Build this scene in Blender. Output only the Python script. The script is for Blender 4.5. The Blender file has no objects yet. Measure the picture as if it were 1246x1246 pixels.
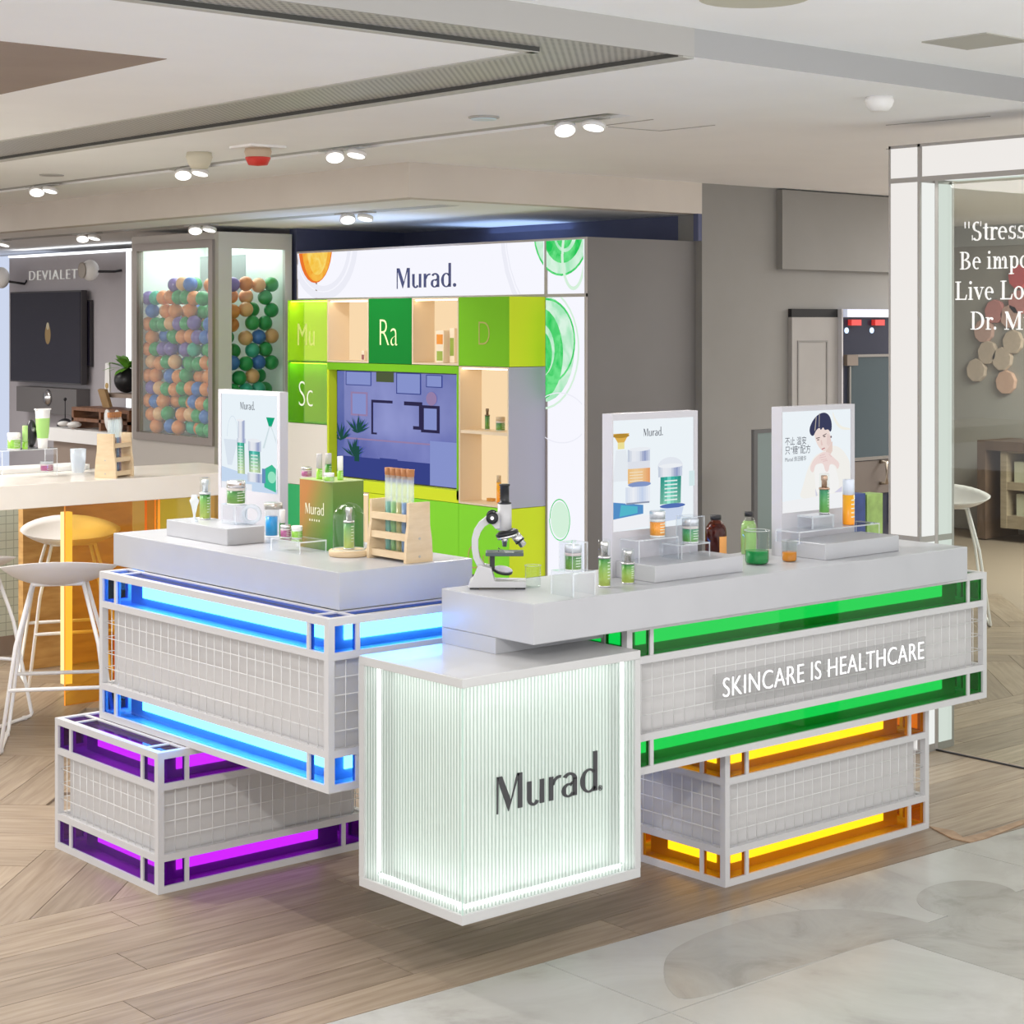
import bpy, bmesh, math, random
from mathutils import Vector, Matrix
random.seed(7)
sc = bpy.context.scene
col = sc.collection
PI = math.pi
R = math.radians

# ------------------------------------------------------------------ camera
# world X runs along the right-hand counter, Y along the left-hand counter, Z up, metres
FPX, CXP, HYP, YAW, EYE = 2243.5, 623.0, 393.3, R(49.24), 1.70
cam = bpy.data.cameras.new('camera')
cam.sensor_width = 36.0
cam.lens = 36.0 * FPX / 1246.0
cam.shift_y = -(623.0 - HYP) / 1246.0
cam.clip_end = 200
camo = bpy.data.objects.new('camera', cam)
camo.location = (0, 0, EYE)
camo.rotation_euler = (R(90), 0, YAW - R(90))
col.objects.link(camo)
sc.camera = camo

# ------------------------------------------------------------------ world and lamps
w = bpy.data.worlds.new('world'); sc.world = w; w.use_nodes = True
bg = w.node_tree.nodes['Background']
bg.inputs[0].default_value = (1.0, 0.985, 0.975, 1); bg.inputs[1].default_value = 1.7
sc.view_settings.view_transform = 'Standard'
sc.view_settings.look = 'None'
sc.view_settings.gamma = 1.0
sc.view_settings.use_curve_mapping = False
sc.view_settings.exposure = 0.0
sc.cycles.transparent_max_bounces = 32
sc.cycles.max_bounces = 10
sc.cycles.diffuse_bounces = 5
sc.cycles.glossy_bounces = 4
sc.cycles.transmission_bounces = 6
sc.cycles.sample_clamp_indirect = 6

def area(name, loc, size, power, color=(1, .975, .94), target=None, spread=180):
    l = bpy.data.lights.new(name, 'AREA'); l.shape = 'RECTANGLE'
    l.size, l.size_y = size; l.energy = power; l.color = color; l.spread = R(spread)
    o = bpy.data.objects.new(name, l); o.location = loc
    d = Vector(target) - Vector(loc) if target else Vector((0, 0, -1))
    o.rotation_euler = d.to_track_quat('-Z', 'Y').to_euler()
    col.objects.link(o); return o

def spot(name, loc, target, power, angle=60, blend=.5, radius=.04, color=(1, .97, .93)):
    l = bpy.data.lights.new(name, 'SPOT'); l.energy = power; l.spot_size = R(angle); l.spot_blend = blend
    l.shadow_soft_size = radius; l.color = color
    o = bpy.data.objects.new(name, l); o.location = loc
    o.rotation_euler = (Vector(target) - Vector(loc)).to_track_quat('-Z', 'Y').to_euler()
    col.objects.link(o); return o

# fill areas added under the ceiling, then cove and spot lamps (near ceiling at 2.58 m, main ceiling at 2.50 m)
area('added_fill_lamp', (3.0, 5.9, 2.48), (1.0, 1.0), 35)
area('added_fill_lamp', (7.2, 4.0, 2.48), (1.0, 1.0), 35)
area('added_fill_lamp', (2.6, 9.0, 2.48), (1.2, 1.2), 130)
area('added_fill_lamp', (11.4, 6.0, 2.48), (1.6, 1.6), 210)
area('added_fill_lamp', (5.0, 13.6, 2.48), (1.2, 1.2), 60)
area('cove_lamp', (7.28, 8.8, 2.178), (.80, 2.6), 9, (.42, .60, 1.0), (7.0, 8.8, 3.4))
spot('kiosk_spot', (.43, .83, 2.55), (3.4, 4.3, .30), 190, 48, .45, .035)
spot('kiosk_spot', (2.35, 5.8, 2.47), (2.7, 4.1, 0), 85, 110, .6, .03)
spot('kiosk_spot', (4.93, 5.33, 2.44), (3.5, 4.5, .95), 60, 70, .5, .03)
spot('kiosk_spot', (4.25, 4.45, 2.48), (4.2, 3.9, .95), 45, 95, .6, .05)  # added downlight, brightens the top of the right worktop
spot('kiosk_spot', (3.30, 5.1, 2.48), (3.25, 4.8, 1.0), 20, 80, .6, .05)  # added downlight, brightens the top of the left worktop
spot('wall_unit_spot', (5.9, 8.8, 2.30), (6.75, 8.8, 1.3), 22, 110, .6, .05)

# ------------------------------------------------------------------ reading a place off the ground plan
FW = (math.cos(YAW), math.sin(YAW)); RT = (math.sin(YAW), -math.cos(YAW))
def _ray(x, y):
    k = (x - CXP) / FPX
    return FW[0] + RT[0]*k, FW[1] + RT[1]*k, -(y - HYP) / FPX
def pz(x, y, z):
    d = _ray(x, y); t = (z - EYE) / d[2]; return Vector((d[0]*t, d[1]*t, z))
def pu(x, y, u):
    d = _ray(x, y); t = u / d[0]; return Vector((u, d[1]*t, EYE + d[2]*t))
def pv(x, y, v):
    d = _ray(x, y); t = v / d[1]; return Vector((d[0]*t, v, EYE + d[2]*t))
def pd(x, y, t):
    d = _ray(x, y); return Vector((d[0]*t, d[1]*t, EYE + d[2]*t))
def depth(p): return p[0]*FW[0] + p[1]*FW[1]
def mpp(p): return depth(p) / FPX          # metres for one pixel of the photograph at that place

# ------------------------------------------------------------------ materials
MATS = {}
def mat(name, c=(.8, .8, .8), rough=.5, metal=0, emit=None, es=1.0, alpha=None, spec=.5, trans=0, ior=1.45, coat=0):
    if name in MATS: return MATS[name]
    m = bpy.data.materials.new(name); m.use_nodes = True
    b = m.node_tree.nodes['Principled BSDF']
    b.inputs['Base Color'].default_value = (*c, 1); b.inputs['Roughness'].default_value = rough
    b.inputs['Metallic'].default_value = metal; b.inputs['Specular IOR Level'].default_value = spec
    b.inputs['Transmission Weight'].default_value = trans; b.inputs['IOR'].default_value = ior
    b.inputs['Coat Weight'].default_value = coat
    if emit: b.inputs['Emission Color'].default_value = (*emit, 1); b.inputs['Emission Strength'].default_value = es
    MATS[name] = m; return m

def noisy(name, c1, c2, scale=8, rough=.5, stretch=(1, 1, 1), detail=4, bump=0.0, metal=0, lo=.35, hi=.65, spec=.5):
    """two-tone procedural surface: noise in object space mixes two colours, small relief"""
    if name in MATS: return MATS[name]
    m = mat(name, c1, rough, metal, spec=spec); nt = m.node_tree; b = nt.nodes['Principled BSDF']
    tc = nt.nodes.new('ShaderNodeTexCoord'); mp = nt.nodes.new('ShaderNodeMapping'); no = nt.nodes.new('ShaderNodeTexNoise')
    mp.inputs['Scale'].default_value = stretch; no.inputs['Scale'].default_value = scale; no.inputs['Detail'].default_value = detail
    cr = nt.nodes.new('ShaderNodeValToRGB'); cr.color_ramp.elements[0].position = lo; cr.color_ramp.elements[1].position = hi
    cr.color_ramp.elements[0].color = (*c1, 1); cr.color_ramp.elements[1].color = (*c2, 1)
    nt.links.new(tc.outputs['Object'], mp.inputs[0]); nt.links.new(mp.outputs[0], no.inputs['Vector'])
    nt.links.new(no.outputs['Fac'], cr.inputs[0]); nt.links.new(cr.outputs[0], b.inputs['Base Color'])
    if bump:
        bp = nt.nodes.new('ShaderNodeBump'); bp.inputs['Strength'].default_value = bump; bp.inputs['Distance'].default_value = .004
        nt.links.new(no.outputs['Fac'], bp.inputs['Height']); nt.links.new(bp.outputs[0], b.inputs['Normal'])
    return m

def acrylic(name, tint, gloss=.9, rough=.03, haze=0.0, hazecol=None, ior=1.47):
    """thin tinted sheet: coloured pass-through with a Fresnel reflection, optional frost"""
    if name in MATS: return MATS[name]
    m = bpy.data.materials.new(name); m.use_nodes = True; nt = m.node_tree
    nt.nodes.remove(nt.nodes['Principled BSDF']); out = nt.nodes['Material Output']
    tr = nt.nodes.new('ShaderNodeBsdfTransparent'); tr.inputs[0].default_value = (*tint, 1)
    gl = nt.nodes.new('ShaderNodeBsdfGlossy'); gl.inputs['Roughness'].default_value = rough
    gl.inputs['Color'].default_value = (gloss, gloss, gloss, 1)
    fr = nt.nodes.new('ShaderNodeFresnel'); fr.inputs[0].default_value = ior
    ge = nt.nodes.new('ShaderNodeNewGeometry'); inv = nt.nodes.new('ShaderNodeMath'); inv.operation = 'SUBTRACT'; inv.inputs[0].default_value = 1
    mu = nt.nodes.new('ShaderNodeMath'); mu.operation = 'MULTIPLY'                # reflect at the outer surface only
    nt.links.new(ge.outputs['Backfacing'], inv.inputs[1]); nt.links.new(inv.outputs[0], mu.inputs[0]); nt.links.new(fr.outputs[0], mu.inputs[1])
    mx = nt.nodes.new('ShaderNodeMixShader')
    base = tr
    if haze:
        tl = nt.nodes.new('ShaderNodeBsdfTranslucent'); df = nt.nodes.new('ShaderNodeBsdfDiffuse')
        hc = hazecol or tint
        tl.inputs[0].default_value = (*hc, 1); df.inputs[0].default_value = (*hc, 1)
        m1 = nt.nodes.new('ShaderNodeMixShader'); m1.inputs[0].default_value = .5
        nt.links.new(tl.outputs[0], m1.inputs[1]); nt.links.new(df.outputs[0], m1.inputs[2])
        m2 = nt.nodes.new('ShaderNodeMixShader'); m2.inputs[0].default_value = haze
        nt.links.new(tr.outputs[0], m2.inputs[1]); nt.links.new(m1.outputs[0], m2.inputs[2]); base = m2
    nt.links.new(mu.outputs[0], mx.inputs[0]); nt.links.new(base.outputs[0], mx.inputs[1]); nt.links.new(gl.outputs[0], mx.inputs[2])
    nt.links.new(mx.outputs[0], out.inputs['Surface'])
    MATS[name] = m; return m

def glow(name, c, s):
    if name in MATS: return MATS[name]
    m = bpy.data.materials.new(name); m.use_nodes = True; nt = m.node_tree
    nt.nodes.remove(nt.nodes['Principled BSDF']); e = nt.nodes.new('ShaderNodeEmission')
    e.inputs[0].default_value = (*c, 1); e.inputs[1].default_value = s
    nt.links.new(e.outputs[0], nt.nodes['Material Output'].inputs['Surface'])
    MATS[name] = m; return m

def glow_mottled(name, c1, c2, s, scale):
    """backlit print with an uneven, cloudy colour"""
    if name in MATS: return MATS[name]
    m = glow(name, c1, s); nt = m.node_tree; e = [n for n in nt.nodes if n.type == 'EMISSION'][0]
    tc = nt.nodes.new('ShaderNodeTexCoord'); no = nt.nodes.new('ShaderNodeTexNoise'); no.inputs['Scale'].default_value = scale; no.inputs['Detail'].default_value = 5; no.inputs['Distortion'].default_value = 1.2
    cr = nt.nodes.new('ShaderNodeValToRGB'); cr.color_ramp.elements[0].position = .36; cr.color_ramp.elements[1].position = .64
    cr.color_ramp.elements[0].color = (*c1, 1); cr.color_ramp.elements[1].color = (*c2, 1)
    nt.links.new(tc.outputs['Object'], no.inputs['Vector']); nt.links.new(no.outputs['Fac'], cr.inputs[0]); nt.links.new(cr.outputs[0], e.inputs[0])
    return m

def zgrad(name, c1, c2, z0, z1, rough=.25, axis=2, coat=0):
    """colour printed as a gradient along one axis of the object (label print)"""
    if name in MATS: return MATS[name]
    m = mat(name, c1, rough, coat=coat); nt = m.node_tree; b = nt.nodes['Principled BSDF']
    tc = nt.nodes.new('ShaderNodeTexCoord'); sp = nt.nodes.new('ShaderNodeSeparateXYZ'); mr = nt.nodes.new('ShaderNodeMapRange')
    mr.inputs[1].default_value = z0; mr.inputs[2].default_value = z1
    cr = nt.nodes.new('ShaderNodeValToRGB')
    cr.color_ramp.elements[0].color = (*c1, 1); cr.color_ramp.elements[1].color = (*c2, 1)
    nt.links.new(tc.outputs['Object'], sp.inputs[0]); nt.links.new(sp.outputs[axis], mr.inputs[0])
    nt.links.new(mr.outputs[0], cr.inputs[0]); nt.links.new(cr.outputs[0], b.inputs['Base Color'])
    return m

# ------------------------------------------------------------------ mesh builder
class MB:
    def __init__(s): s.v = []; s.f = []; s.m = []; s.s = []
    def face(s, ids, mi=0, sm=False): s.f.append(tuple(ids)); s.m.append(mi); s.s.append(sm)
    def poly(s, pts, mi=0):
        n = len(s.v); s.v += [tuple(p) for p in pts]; s.face(range(n, n+len(pts)), mi); return s
    def box(s, x0, x1, y0, y1, z0, z1, mi=0):
        n = len(s.v)
        s.v += [(x0,y0,z0),(x1,y0,z0),(x1,y1,z0),(x0,y1,z0),(x0,y0,z1),(x1,y0,z1),(x1,y1,z1),(x0,y1,z1)]
        for q in ((0,3,2,1),(4,5,6,7),(0,1,5,4),(1,2,6,5),(2,3,7,6),(3,0,4,7)): s.face([n+i for i in q], mi)
        return s
    def slab(s, x0, x1, y0, y1, z0, z1, flat=0, edge=1):
        """sheet: the two largest faces take one material, the thin edges another"""
        d = (x1-x0, y1-y0, z1-z0); ax = d.index(min(d)); n = len(s.v)
        s.v += [(x0,y0,z0),(x1,y0,z0),(x1,y1,z0),(x0,y1,z0),(x0,y0,z1),(x1,y0,z1),(x1,y1,z1),(x0,y1,z1)]
        fa = (2, 2, 1, 0, 1, 0)
        for q, a in zip(((0,3,2,1),(4,5,6,7),(0,1,5,4),(1,2,6,5),(2,3,7,6),(3,0,4,7)), fa): s.face([n+i for i in q], flat if a == ax else edge)
        return s
    def lathe(s, prof, n=24, c=(0,0,0), mi=0, sm=True, ax=2, caps=True):
        b = len(s.v)
        for r, z in prof:
            for k in range(n):
                a = 2*PI*k/n; p = [r*math.cos(a), r*math.sin(a)]; p.insert(ax, z)
                s.v.append((p[0]+c[0], p[1]+c[1], p[2]+c[2]))
        for j in range(len(prof)-1):
            for k in range(n):
                q = [b+j*n+k, b+j*n+(k+1)%n, b+(j+1)*n+(k+1)%n, b+(j+1)*n+k]
                s.face(q if ax != 1 else q[::-1], mi, sm)
        if caps:
            if prof[0][0] > 1e-6: s.face([b+k for k in range(n)][::-1], mi)
            e = b+(len(prof)-1)*n
            if prof[-1][0] > 1e-6: s.face([e+k for k in range(n)], mi)
        return s
    def tube(s, pts, r, n=8, mi=0, closed=False):
        pts = [Vector(p) for p in pts]; b = len(s.v); L = len(pts)
        up = None
        for i, p in enumerate(pts):
            if closed: t = pts[(i+1)%L] - pts[i-1]
            else: t = pts[min(i+1, L-1)] - pts[max(i-1, 0)]
            t.normalize()
            if up is None: up = Vector((0,0,1)) if abs(t.z) < .9 else Vector((1,0,0))
            a = t.cross(up)
            if a.length < 1e-4: a = t.cross(Vector((0,1,0)))
            a.normalize(); c = t.cross(a).normalized(); up = -c if False else up
            rr = r[i] if isinstance(r, (list, tuple)) else r
            for k in range(n):
                an = 2*PI*k/n; s.v.append(tuple(p + a*rr*math.cos(an) + c*rr*math.sin(an)))
        for i in range(L if closed else L-1):
            j = (i+1) % L
            for k in range(n): s.face((b+i*n+k, b+j*n+k, b+j*n+(k+1)%n, b+i*n+(k+1)%n), mi, n > 4)
        if not closed:
            s.face([b+k for k in range(n)], mi); s.face([b+(L-1)*n+k for k in range(n)][::-1], mi)
        return s
    def prism(s, pts2, d0, d1, plane='xy', mi=0, side=None):
        """extrude a 2-D outline between two offsets along the third axis"""
        def P(a, b, c): return {'xy': (a,b,c), 'xz': (a,c,b), 'yz': (c,a,b)}[plane]
        n = len(pts2); b = len(s.v)
        s.v += [P(x,y,d0) for x,y in pts2] + [P(x,y,d1) for x,y in pts2]
        s.face(range(b, b+n), mi); s.face(range(b+n, b+2*n), mi)
        for k in range(n): s.face((b+k, b+(k+1)%n, b+n+(k+1)%n, b+n+k), mi if side is None else side)
        return s
    def ball(s, c, r, n=16, k=10, mi=0, sc=(1,1,1)):
        pr = [(math.sin(PI*j/k)*r, -math.cos(PI*j/k)*r) for j in range(k+1)]
        pr[0] = (0, -r); pr[-1] = (0, r); b = len(s.v)
        s.lathe(pr, n, (0,0,0), mi, True, 2, False)
        for i in range(b, len(s.v)): p = s.v[i]; s.v[i] = (p[0]*sc[0]+c[0], p[1]*sc[1]+c[1], p[2]*sc[2]+c[2])
        return s
    def xf(s, M, start=0):
        for i in range(start, len(s.v)): s.v[i] = tuple(M @ Vector(s.v[i]))
        return s
    def mesh(s, name, mats):
        me = bpy.data.meshes.new(name); me.from_pydata(s.v, [], s.f)
        for m in (mats if isinstance(mats, (list, tuple)) else [mats]): me.materials.append(m)
        me.polygons.foreach_set('material_index', s.m); me.polygons.foreach_set('use_smooth', s.s)
        bm = bmesh.new(); bm.from_mesh(me)
        bmesh.ops.remove_doubles(bm, verts=bm.verts, dist=1e-6)
        bmesh.ops.recalc_face_normals(bm, faces=bm.faces); bm.to_mesh(me); bm.free(); me.update()
        return me
    def build(s, name, mats, parent=None, loc=None, rotz=0, bevel=0):
        o = bpy.data.objects.new(name, s.mesh(name, mats)); col.objects.link(o)
        if parent: o.parent = parent
        if loc is not None: o.location = loc
        if rotz: o.rotation_euler[2] = rotz
        if bevel:
            b = o.modifiers.new('bevel', 'BEVEL'); b.width = bevel; b.segments = 2; b.limit_method = 'ANGLE'
        return o

def raw(name, s, mats, parent=None, loc=None):
    """flat artwork: keep faces as drawn"""
    me = bpy.data.meshes.new(name); me.from_pydata(s.v, [], s.f)
    for m in mats: me.materials.append(m)
    me.polygons.foreach_set('material_index', s.m); me.update()
    o = bpy.data.objects.new(name, me); col.objects.link(o)
    if parent: o.parent = parent
    if loc is not None: o.location = loc
    return o

def thing(name, label, cat, loc=(0,0,0), rotz=0, group=None):
    o = bpy.data.objects.new(name, None); o.empty_display_size = .05; col.objects.link(o)
    o.location = loc; o.rotation_euler = (0, 0, rotz); tag(o, label, cat, group); return o
def tag(o, label, cat, group=None):
    o['label'] = label; o['category'] = cat
    if group: o['group'] = group
    return o
def struct(o, label=None, cat=None):
    o['kind'] = 'structure'
    if label: o['label'] = label
    if cat: o['category'] = cat
    return o
def dup(root, loc, rotz=None, label=None):
    r = root.copy(); col.objects.link(r); r.location = loc
    if rotz is not None: r.rotation_euler = (0, 0, rotz)
    if label: r['label'] = label
    for ch in list(root.children):
        c = ch.copy(); col.objects.link(c); c.parent = r
        for g in ch.children:
            d = g.copy(); col.objects.link(d); d.parent = c
    return r

def ell(cx, cy, rx, ry, n=28, a0=0, a1=360, rot=0):
    out = []
    full = abs(a1-a0) >= 359.9
    for k in range(n if full else n+1):
        a = R(a0 + (a1-a0)*k/n); x, y = rx*math.cos(a), ry*math.sin(a); c, s_ = math.cos(R(rot)), math.sin(R(rot))
        out.append((cx + x*c - y*s_, cy + x*s_ + y*c))
    return out
def rect(x0, y0, x1, y1): return [(x0,y0),(x1,y0),(x1,y1),(x0,y1)]
def ringpoly(cx, cy, rx, ry, t, a0, a1, n=20, rot=0):
    return ell(cx, cy, rx, ry, n, a0, a1, rot) + ell(cx, cy, rx-t, ry-t, n, a0, a1, rot)[::-1]

def chaik(p):
    for _ in range(2):
        o = []
        for i in range(len(p)):
            a, b = p[i], p[(i+1) % len(p)]; o += [(a[0]*.75+b[0]*.25, a[1]*.75+b[1]*.25), (a[0]*.25+b[0]*.75, a[1]*.25+b[1]*.75)]
        p = o
    return p
# ------------------------------------------------------------------ lettering
def arcg(cx, cy, rx, ry, a0, a1, thick, thin, n=18):
    """bowl of a letter: stroke is thick at the sides and thin at top and bottom"""
    o, i = [], []
    for k in range(n+1):
        a = R(a0 + (a1-a0)*k/n); c, s_ = math.cos(a), math.sin(a)
        t = thin + (thick-thin)*abs(c)**1.5
        o.append((cx + rx*c, cy + ry*s_)); i.append((cx + (rx-t)*c, cy + (ry-min(t, thin + (thick-thin)*.35))*s_))
    return [[o[k], o[k+1], i[k+1], i[k]] for k in range(n)]
def q(x0, y0, x1, y1): return [[(x0,y0),(x1,y0),(x1,y1),(x0,y1)]]
def pol(*p): return [list(p)]
def serif_glyph(ch):
    T, t, s = .13, .045, .035            # stem, hairline, serif
    X, C, A = .46, .67, .69              # x-height, cap height, ascender
    if ch == '"': return q(.05,.45,.10,.69)+q(.22,.45,.27,.69), .34
    if ch == '.': return [ell(.09,.055,.06,.06,14)], .25
    if ch == 'S': return arcg(.26,.50,.19,.18,55,270,.11,t)+arcg(.26,.165,.21,.185,-145,90,.12,t)+q(.42,.50,.455,.68)+q(.04,.0,.075,.19), .52
    if ch == 's': return arcg(.19,.34,.14,.13,55,270,.09,t)+arcg(.19,.125,.155,.135,-145,90,.09,t)+q(.30,.34,.33,.47)+q(.03,.0,.06,.13), .39
    if ch == 't': return q(.10,.06,.20,.60)+q(.01,.42,.27,.46)+arcg(.20,.10,.10,.10,180,320,.09,t), .29
    if ch == 'r': return q(.08,0,.18,X)+q(.02,0,.27,s)+q(.02,X-s,.12,X)+arcg(.27,.33,.13,.13,40,170,.06,.07)+[ell(.33,.40,.05,.05,12)], .37
    if ch == 'e': return arcg(.22,.23,.20,.24,0,300,.10,t)+q(.05,.25,.41,.29), .45
    if ch == 'o': return arcg(.24,.23,.22,.24,0,360,.11,t,28), .50
    if ch == 'B': return q(.10,0,.21,C)+q(.02,0,.3,s)+q(.02,C-s,.3,C)+arcg(.28,.51,.21,.16,-90,90,.11,t)+arcg(.30,.18,.25,.18,-90,90,.12,t)+q(.2,.33,.3,.37), .63
    if ch == 'i': return q(.08,0,.18,X)+q(.01,0,.25,s)+q(.02,X-s,.12,X)+[ell(.13,.62,.06,.06,14)], .28
    if ch == 'm':
        g = q(.08,0,.18,X)+q(.02,X-s,.12,X)
        for k in range(2): g += arcg(.29+.27*k,.28,.12,.18,0,170,.10,t)+q(.31+.27*k,0,.41+.27*k,.30)
        for x in (.01,.26,.53): g += q(x,0,x+.22,s)
        return g, .78
    if ch == 'p': return q(.08,-.22,.18,X)+q(.01,-.22,.25,-.22+s)+q(.02,X-s,.12,X)+arcg(.26,.23,.20,.24,-150,150,.11,t), .50
    if ch == 'L': return q(.10,0,.21,C)+q(.02,0,.50,s+.01)+q(.02,C-s,.29,C)+pol((.46,0),(.53,0),(.57,.19),(.53,.19)), .60
    if ch == 'v': return pol((.02,X),(.13,X),(.28,.10),(.25,0),(.22,0))+pol((.38,X),(.42,X),(.25,0),(.22,.02))+q(-.01,X-s,.19,X)+q(.29,X-s,.47,X), .48
    if ch == 'D': return q(.10,0,.21,C)+q(.02,0,.32,s)+q(.02,C-s,.32,C)+arcg(.30,.335,.37,.335,-90,90,.13,t), .72
    if ch == 'M': return q(.11,0,.15,C)+pol((.04,C),(.20,C),(.46,.12),(.42,0),(.40,0))+pol((.68,C),(.72,C),(.43,0),(.40,.06))+q(.66,0,.78,C)+q(.02,0,.24,s)+q(.57,0,.87,s)+q(.66,C-s,.87,C), .89
    if ch == 'u': return q(.08,.14,.18,X)+q(.33,0,.43,X)+arcg(.21,.14,.13,.15,180,340,.10,t)+q(.02,X-s,.12,X)+q(.27,X-s,.37,X)+q(.42,0,.49,s), .50
    return [], .25
def logo_glyph(ch):
    # flared roman in the manner of the counter lettering
    if ch == 'M': return pol((.03,-.03),(.06,-.03),(.065,.70),(.03,.70))+pol((.03,.70),(.15,.70),(.36,.18),(.30,-.02))+pol((.30,-.02),(.35,.12),(.55,.70),(.50,.70))+pol((.50,.70),(.62,.70),(.62,0),(.52,0),(.52,.62)), .70
    if ch == 'u': return pol((.04,.14),(.14,.14),(.14,.48),(.04,.48))+pol((.34,0),(.44,0),(.44,.48),(.34,.48))+arcg(.19,.14,.15,.16,180,330,.10,.05), .52
    if ch == 'r': return pol((.04,0),(.14,0),(.14,.48),(.04,.48))+arcg(.29,.30,.17,.18,75,180,.05,.06), .32
    if ch == 'a': return arcg(.22,.34,.18,.15,0,150,.10,.05)+pol((.30,0),(.40,0),(.40,.36),(.30,.36))+arcg(.20,.13,.17,.145,60,330,.10,.04)+pol((.26,.23),(.32,.27),(.32,.31),(.24,.275)), .47
    if ch == 'd': return arcg(.24,.235,.22,.25,50,320,.11,.04)+pol((.34,0),(.44,0),(.44,.82),(.34,.82)), .52
    if ch == '.': return [ell(.08,.06,.065,.065,16)], .18
    return [], .25
def split_loose(o, name):
    """one object for each separate letter of a piece of writing"""
    me = o.data; nb = {}
    par = list(range(len(me.vertices)))
    def find(a):
        while par[a] != a: par[a] = par[par[a]]; a = par[a]
        return a
    for e in me.edges: par[find(e.vertices[0])] = find(e.vertices[1])
    groups = {}
    for p in me.polygons: groups.setdefault(find(p.vertices[0]), []).append(p)
    for g in groups.values():
        ids = sorted({v for p in g for v in p.vertices}); mp = {v: i for i, v in enumerate(ids)}
        m2 = bpy.data.meshes.new(name); m2.from_pydata([me.vertices[v].co[:] for v in ids], [], [[mp[v] for v in p.vertices] for p in g])
        for m in me.materials: m2.materials.append(m)
        c = bpy.data.objects.new(name, m2); col.objects.link(c); c.parent = o.parent
    bpy.data.objects.remove(o)
def letter_parts(s, size, glyph, parent, m, M, depth_, xs=1.0, name='letter'):
    """writing whose letters are parts of their thing"""
    x = 0
    for ch in s:
        g, adv = glyph(ch)
        if g:
            mb = MB()
            for p in g: mb.prism([((x+a)*size*xs, b*size) for a, b in p], 0, depth_, 'xy')
            mb.xf(M).build(name, m, parent)
        x += adv
def letters(s, size, glyph, mb, M, depth_=.0, mi=0, xs=1.0):
    """adds a line of lettering to a builder; M places the writing plane (x right, y up, z out)"""
    x = 0
    for ch in s:
        g, adv = glyph(ch)
        for p in g:
            pp = [((x+a)*size*xs, b*size) for a, b in p]
            if depth_: n = len(mb.v); mb.prism(pp, 0, depth_, 'xy', mi); mb.xf(M, n)
            else: mb.poly([M @ Vector((a, b, 0)) for a, b in pp], mi)
        x += adv
    return x*size*xs
def frame_m(o, xdir, ydir):
    x = Vector(xdir).normalized(); y = Vector(ydir).normalized(); z = x.cross(y)
    M = Matrix((x, y, z)).transposed().to_4x4(); M.translation = Vector(o); return M
def text_obj(name, body, size, M, material, parent=None, extrude=.0, sx=1.0, space=1.0, offset=0.0):
    cu = bpy.data.curves.new(name, 'FONT'); cu.body = body; cu.size = size; cu.extrude = extrude
    cu.space_character = space; cu.offset = offset; cu.resolution_u = 4
    to = bpy.data.objects.new(name, cu); col.objects.link(to)
    bpy.context.view_layer.update()
    dg = bpy.context.evaluated_depsgraph_get()
    me = bpy.data.meshes.new_from_object(to.evaluated_get(dg))
    bpy.data.objects.remove(to); bpy.data.curves.remove(cu)
    me.transform(M @ Matrix.Diagonal((sx, 1, 1, 1)))
    me.materials.clear(); me.materials.append(material)
    o = bpy.data.objects.new(name, me); col.objects.link(o)
    if parent: o.parent = parent
    return o
# ================================================================== SETTING
white_paint = noisy('ceiling_paint', (.89, .90, .905), (.91, .92, .925), 3, .75)
wall_paint = noisy('grey_wall_paint', (.24, .232, .217), (.26, .252, .237), 2, .7)
grey_paint = noisy('grey_panel_paint', (.33, .315, .30), (.36, .345, .33), 3, .6)
navy_paint = noisy('navy_wall_paint', (.085, .097, .18), (.105, .117, .21), 3, .65)
taupe = noisy('taupe_recess_paint', (.29, .225, .185), (.33, .26, .215), 2, .7)
white_lac = mat('white_lacquer', (.52, .52, .52), .32, coat=.2)
dark = mat('dark_gap', (.02, .02, .022), .8)
led = glow('white_led', (.93, .96, 1.0), 7)

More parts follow.
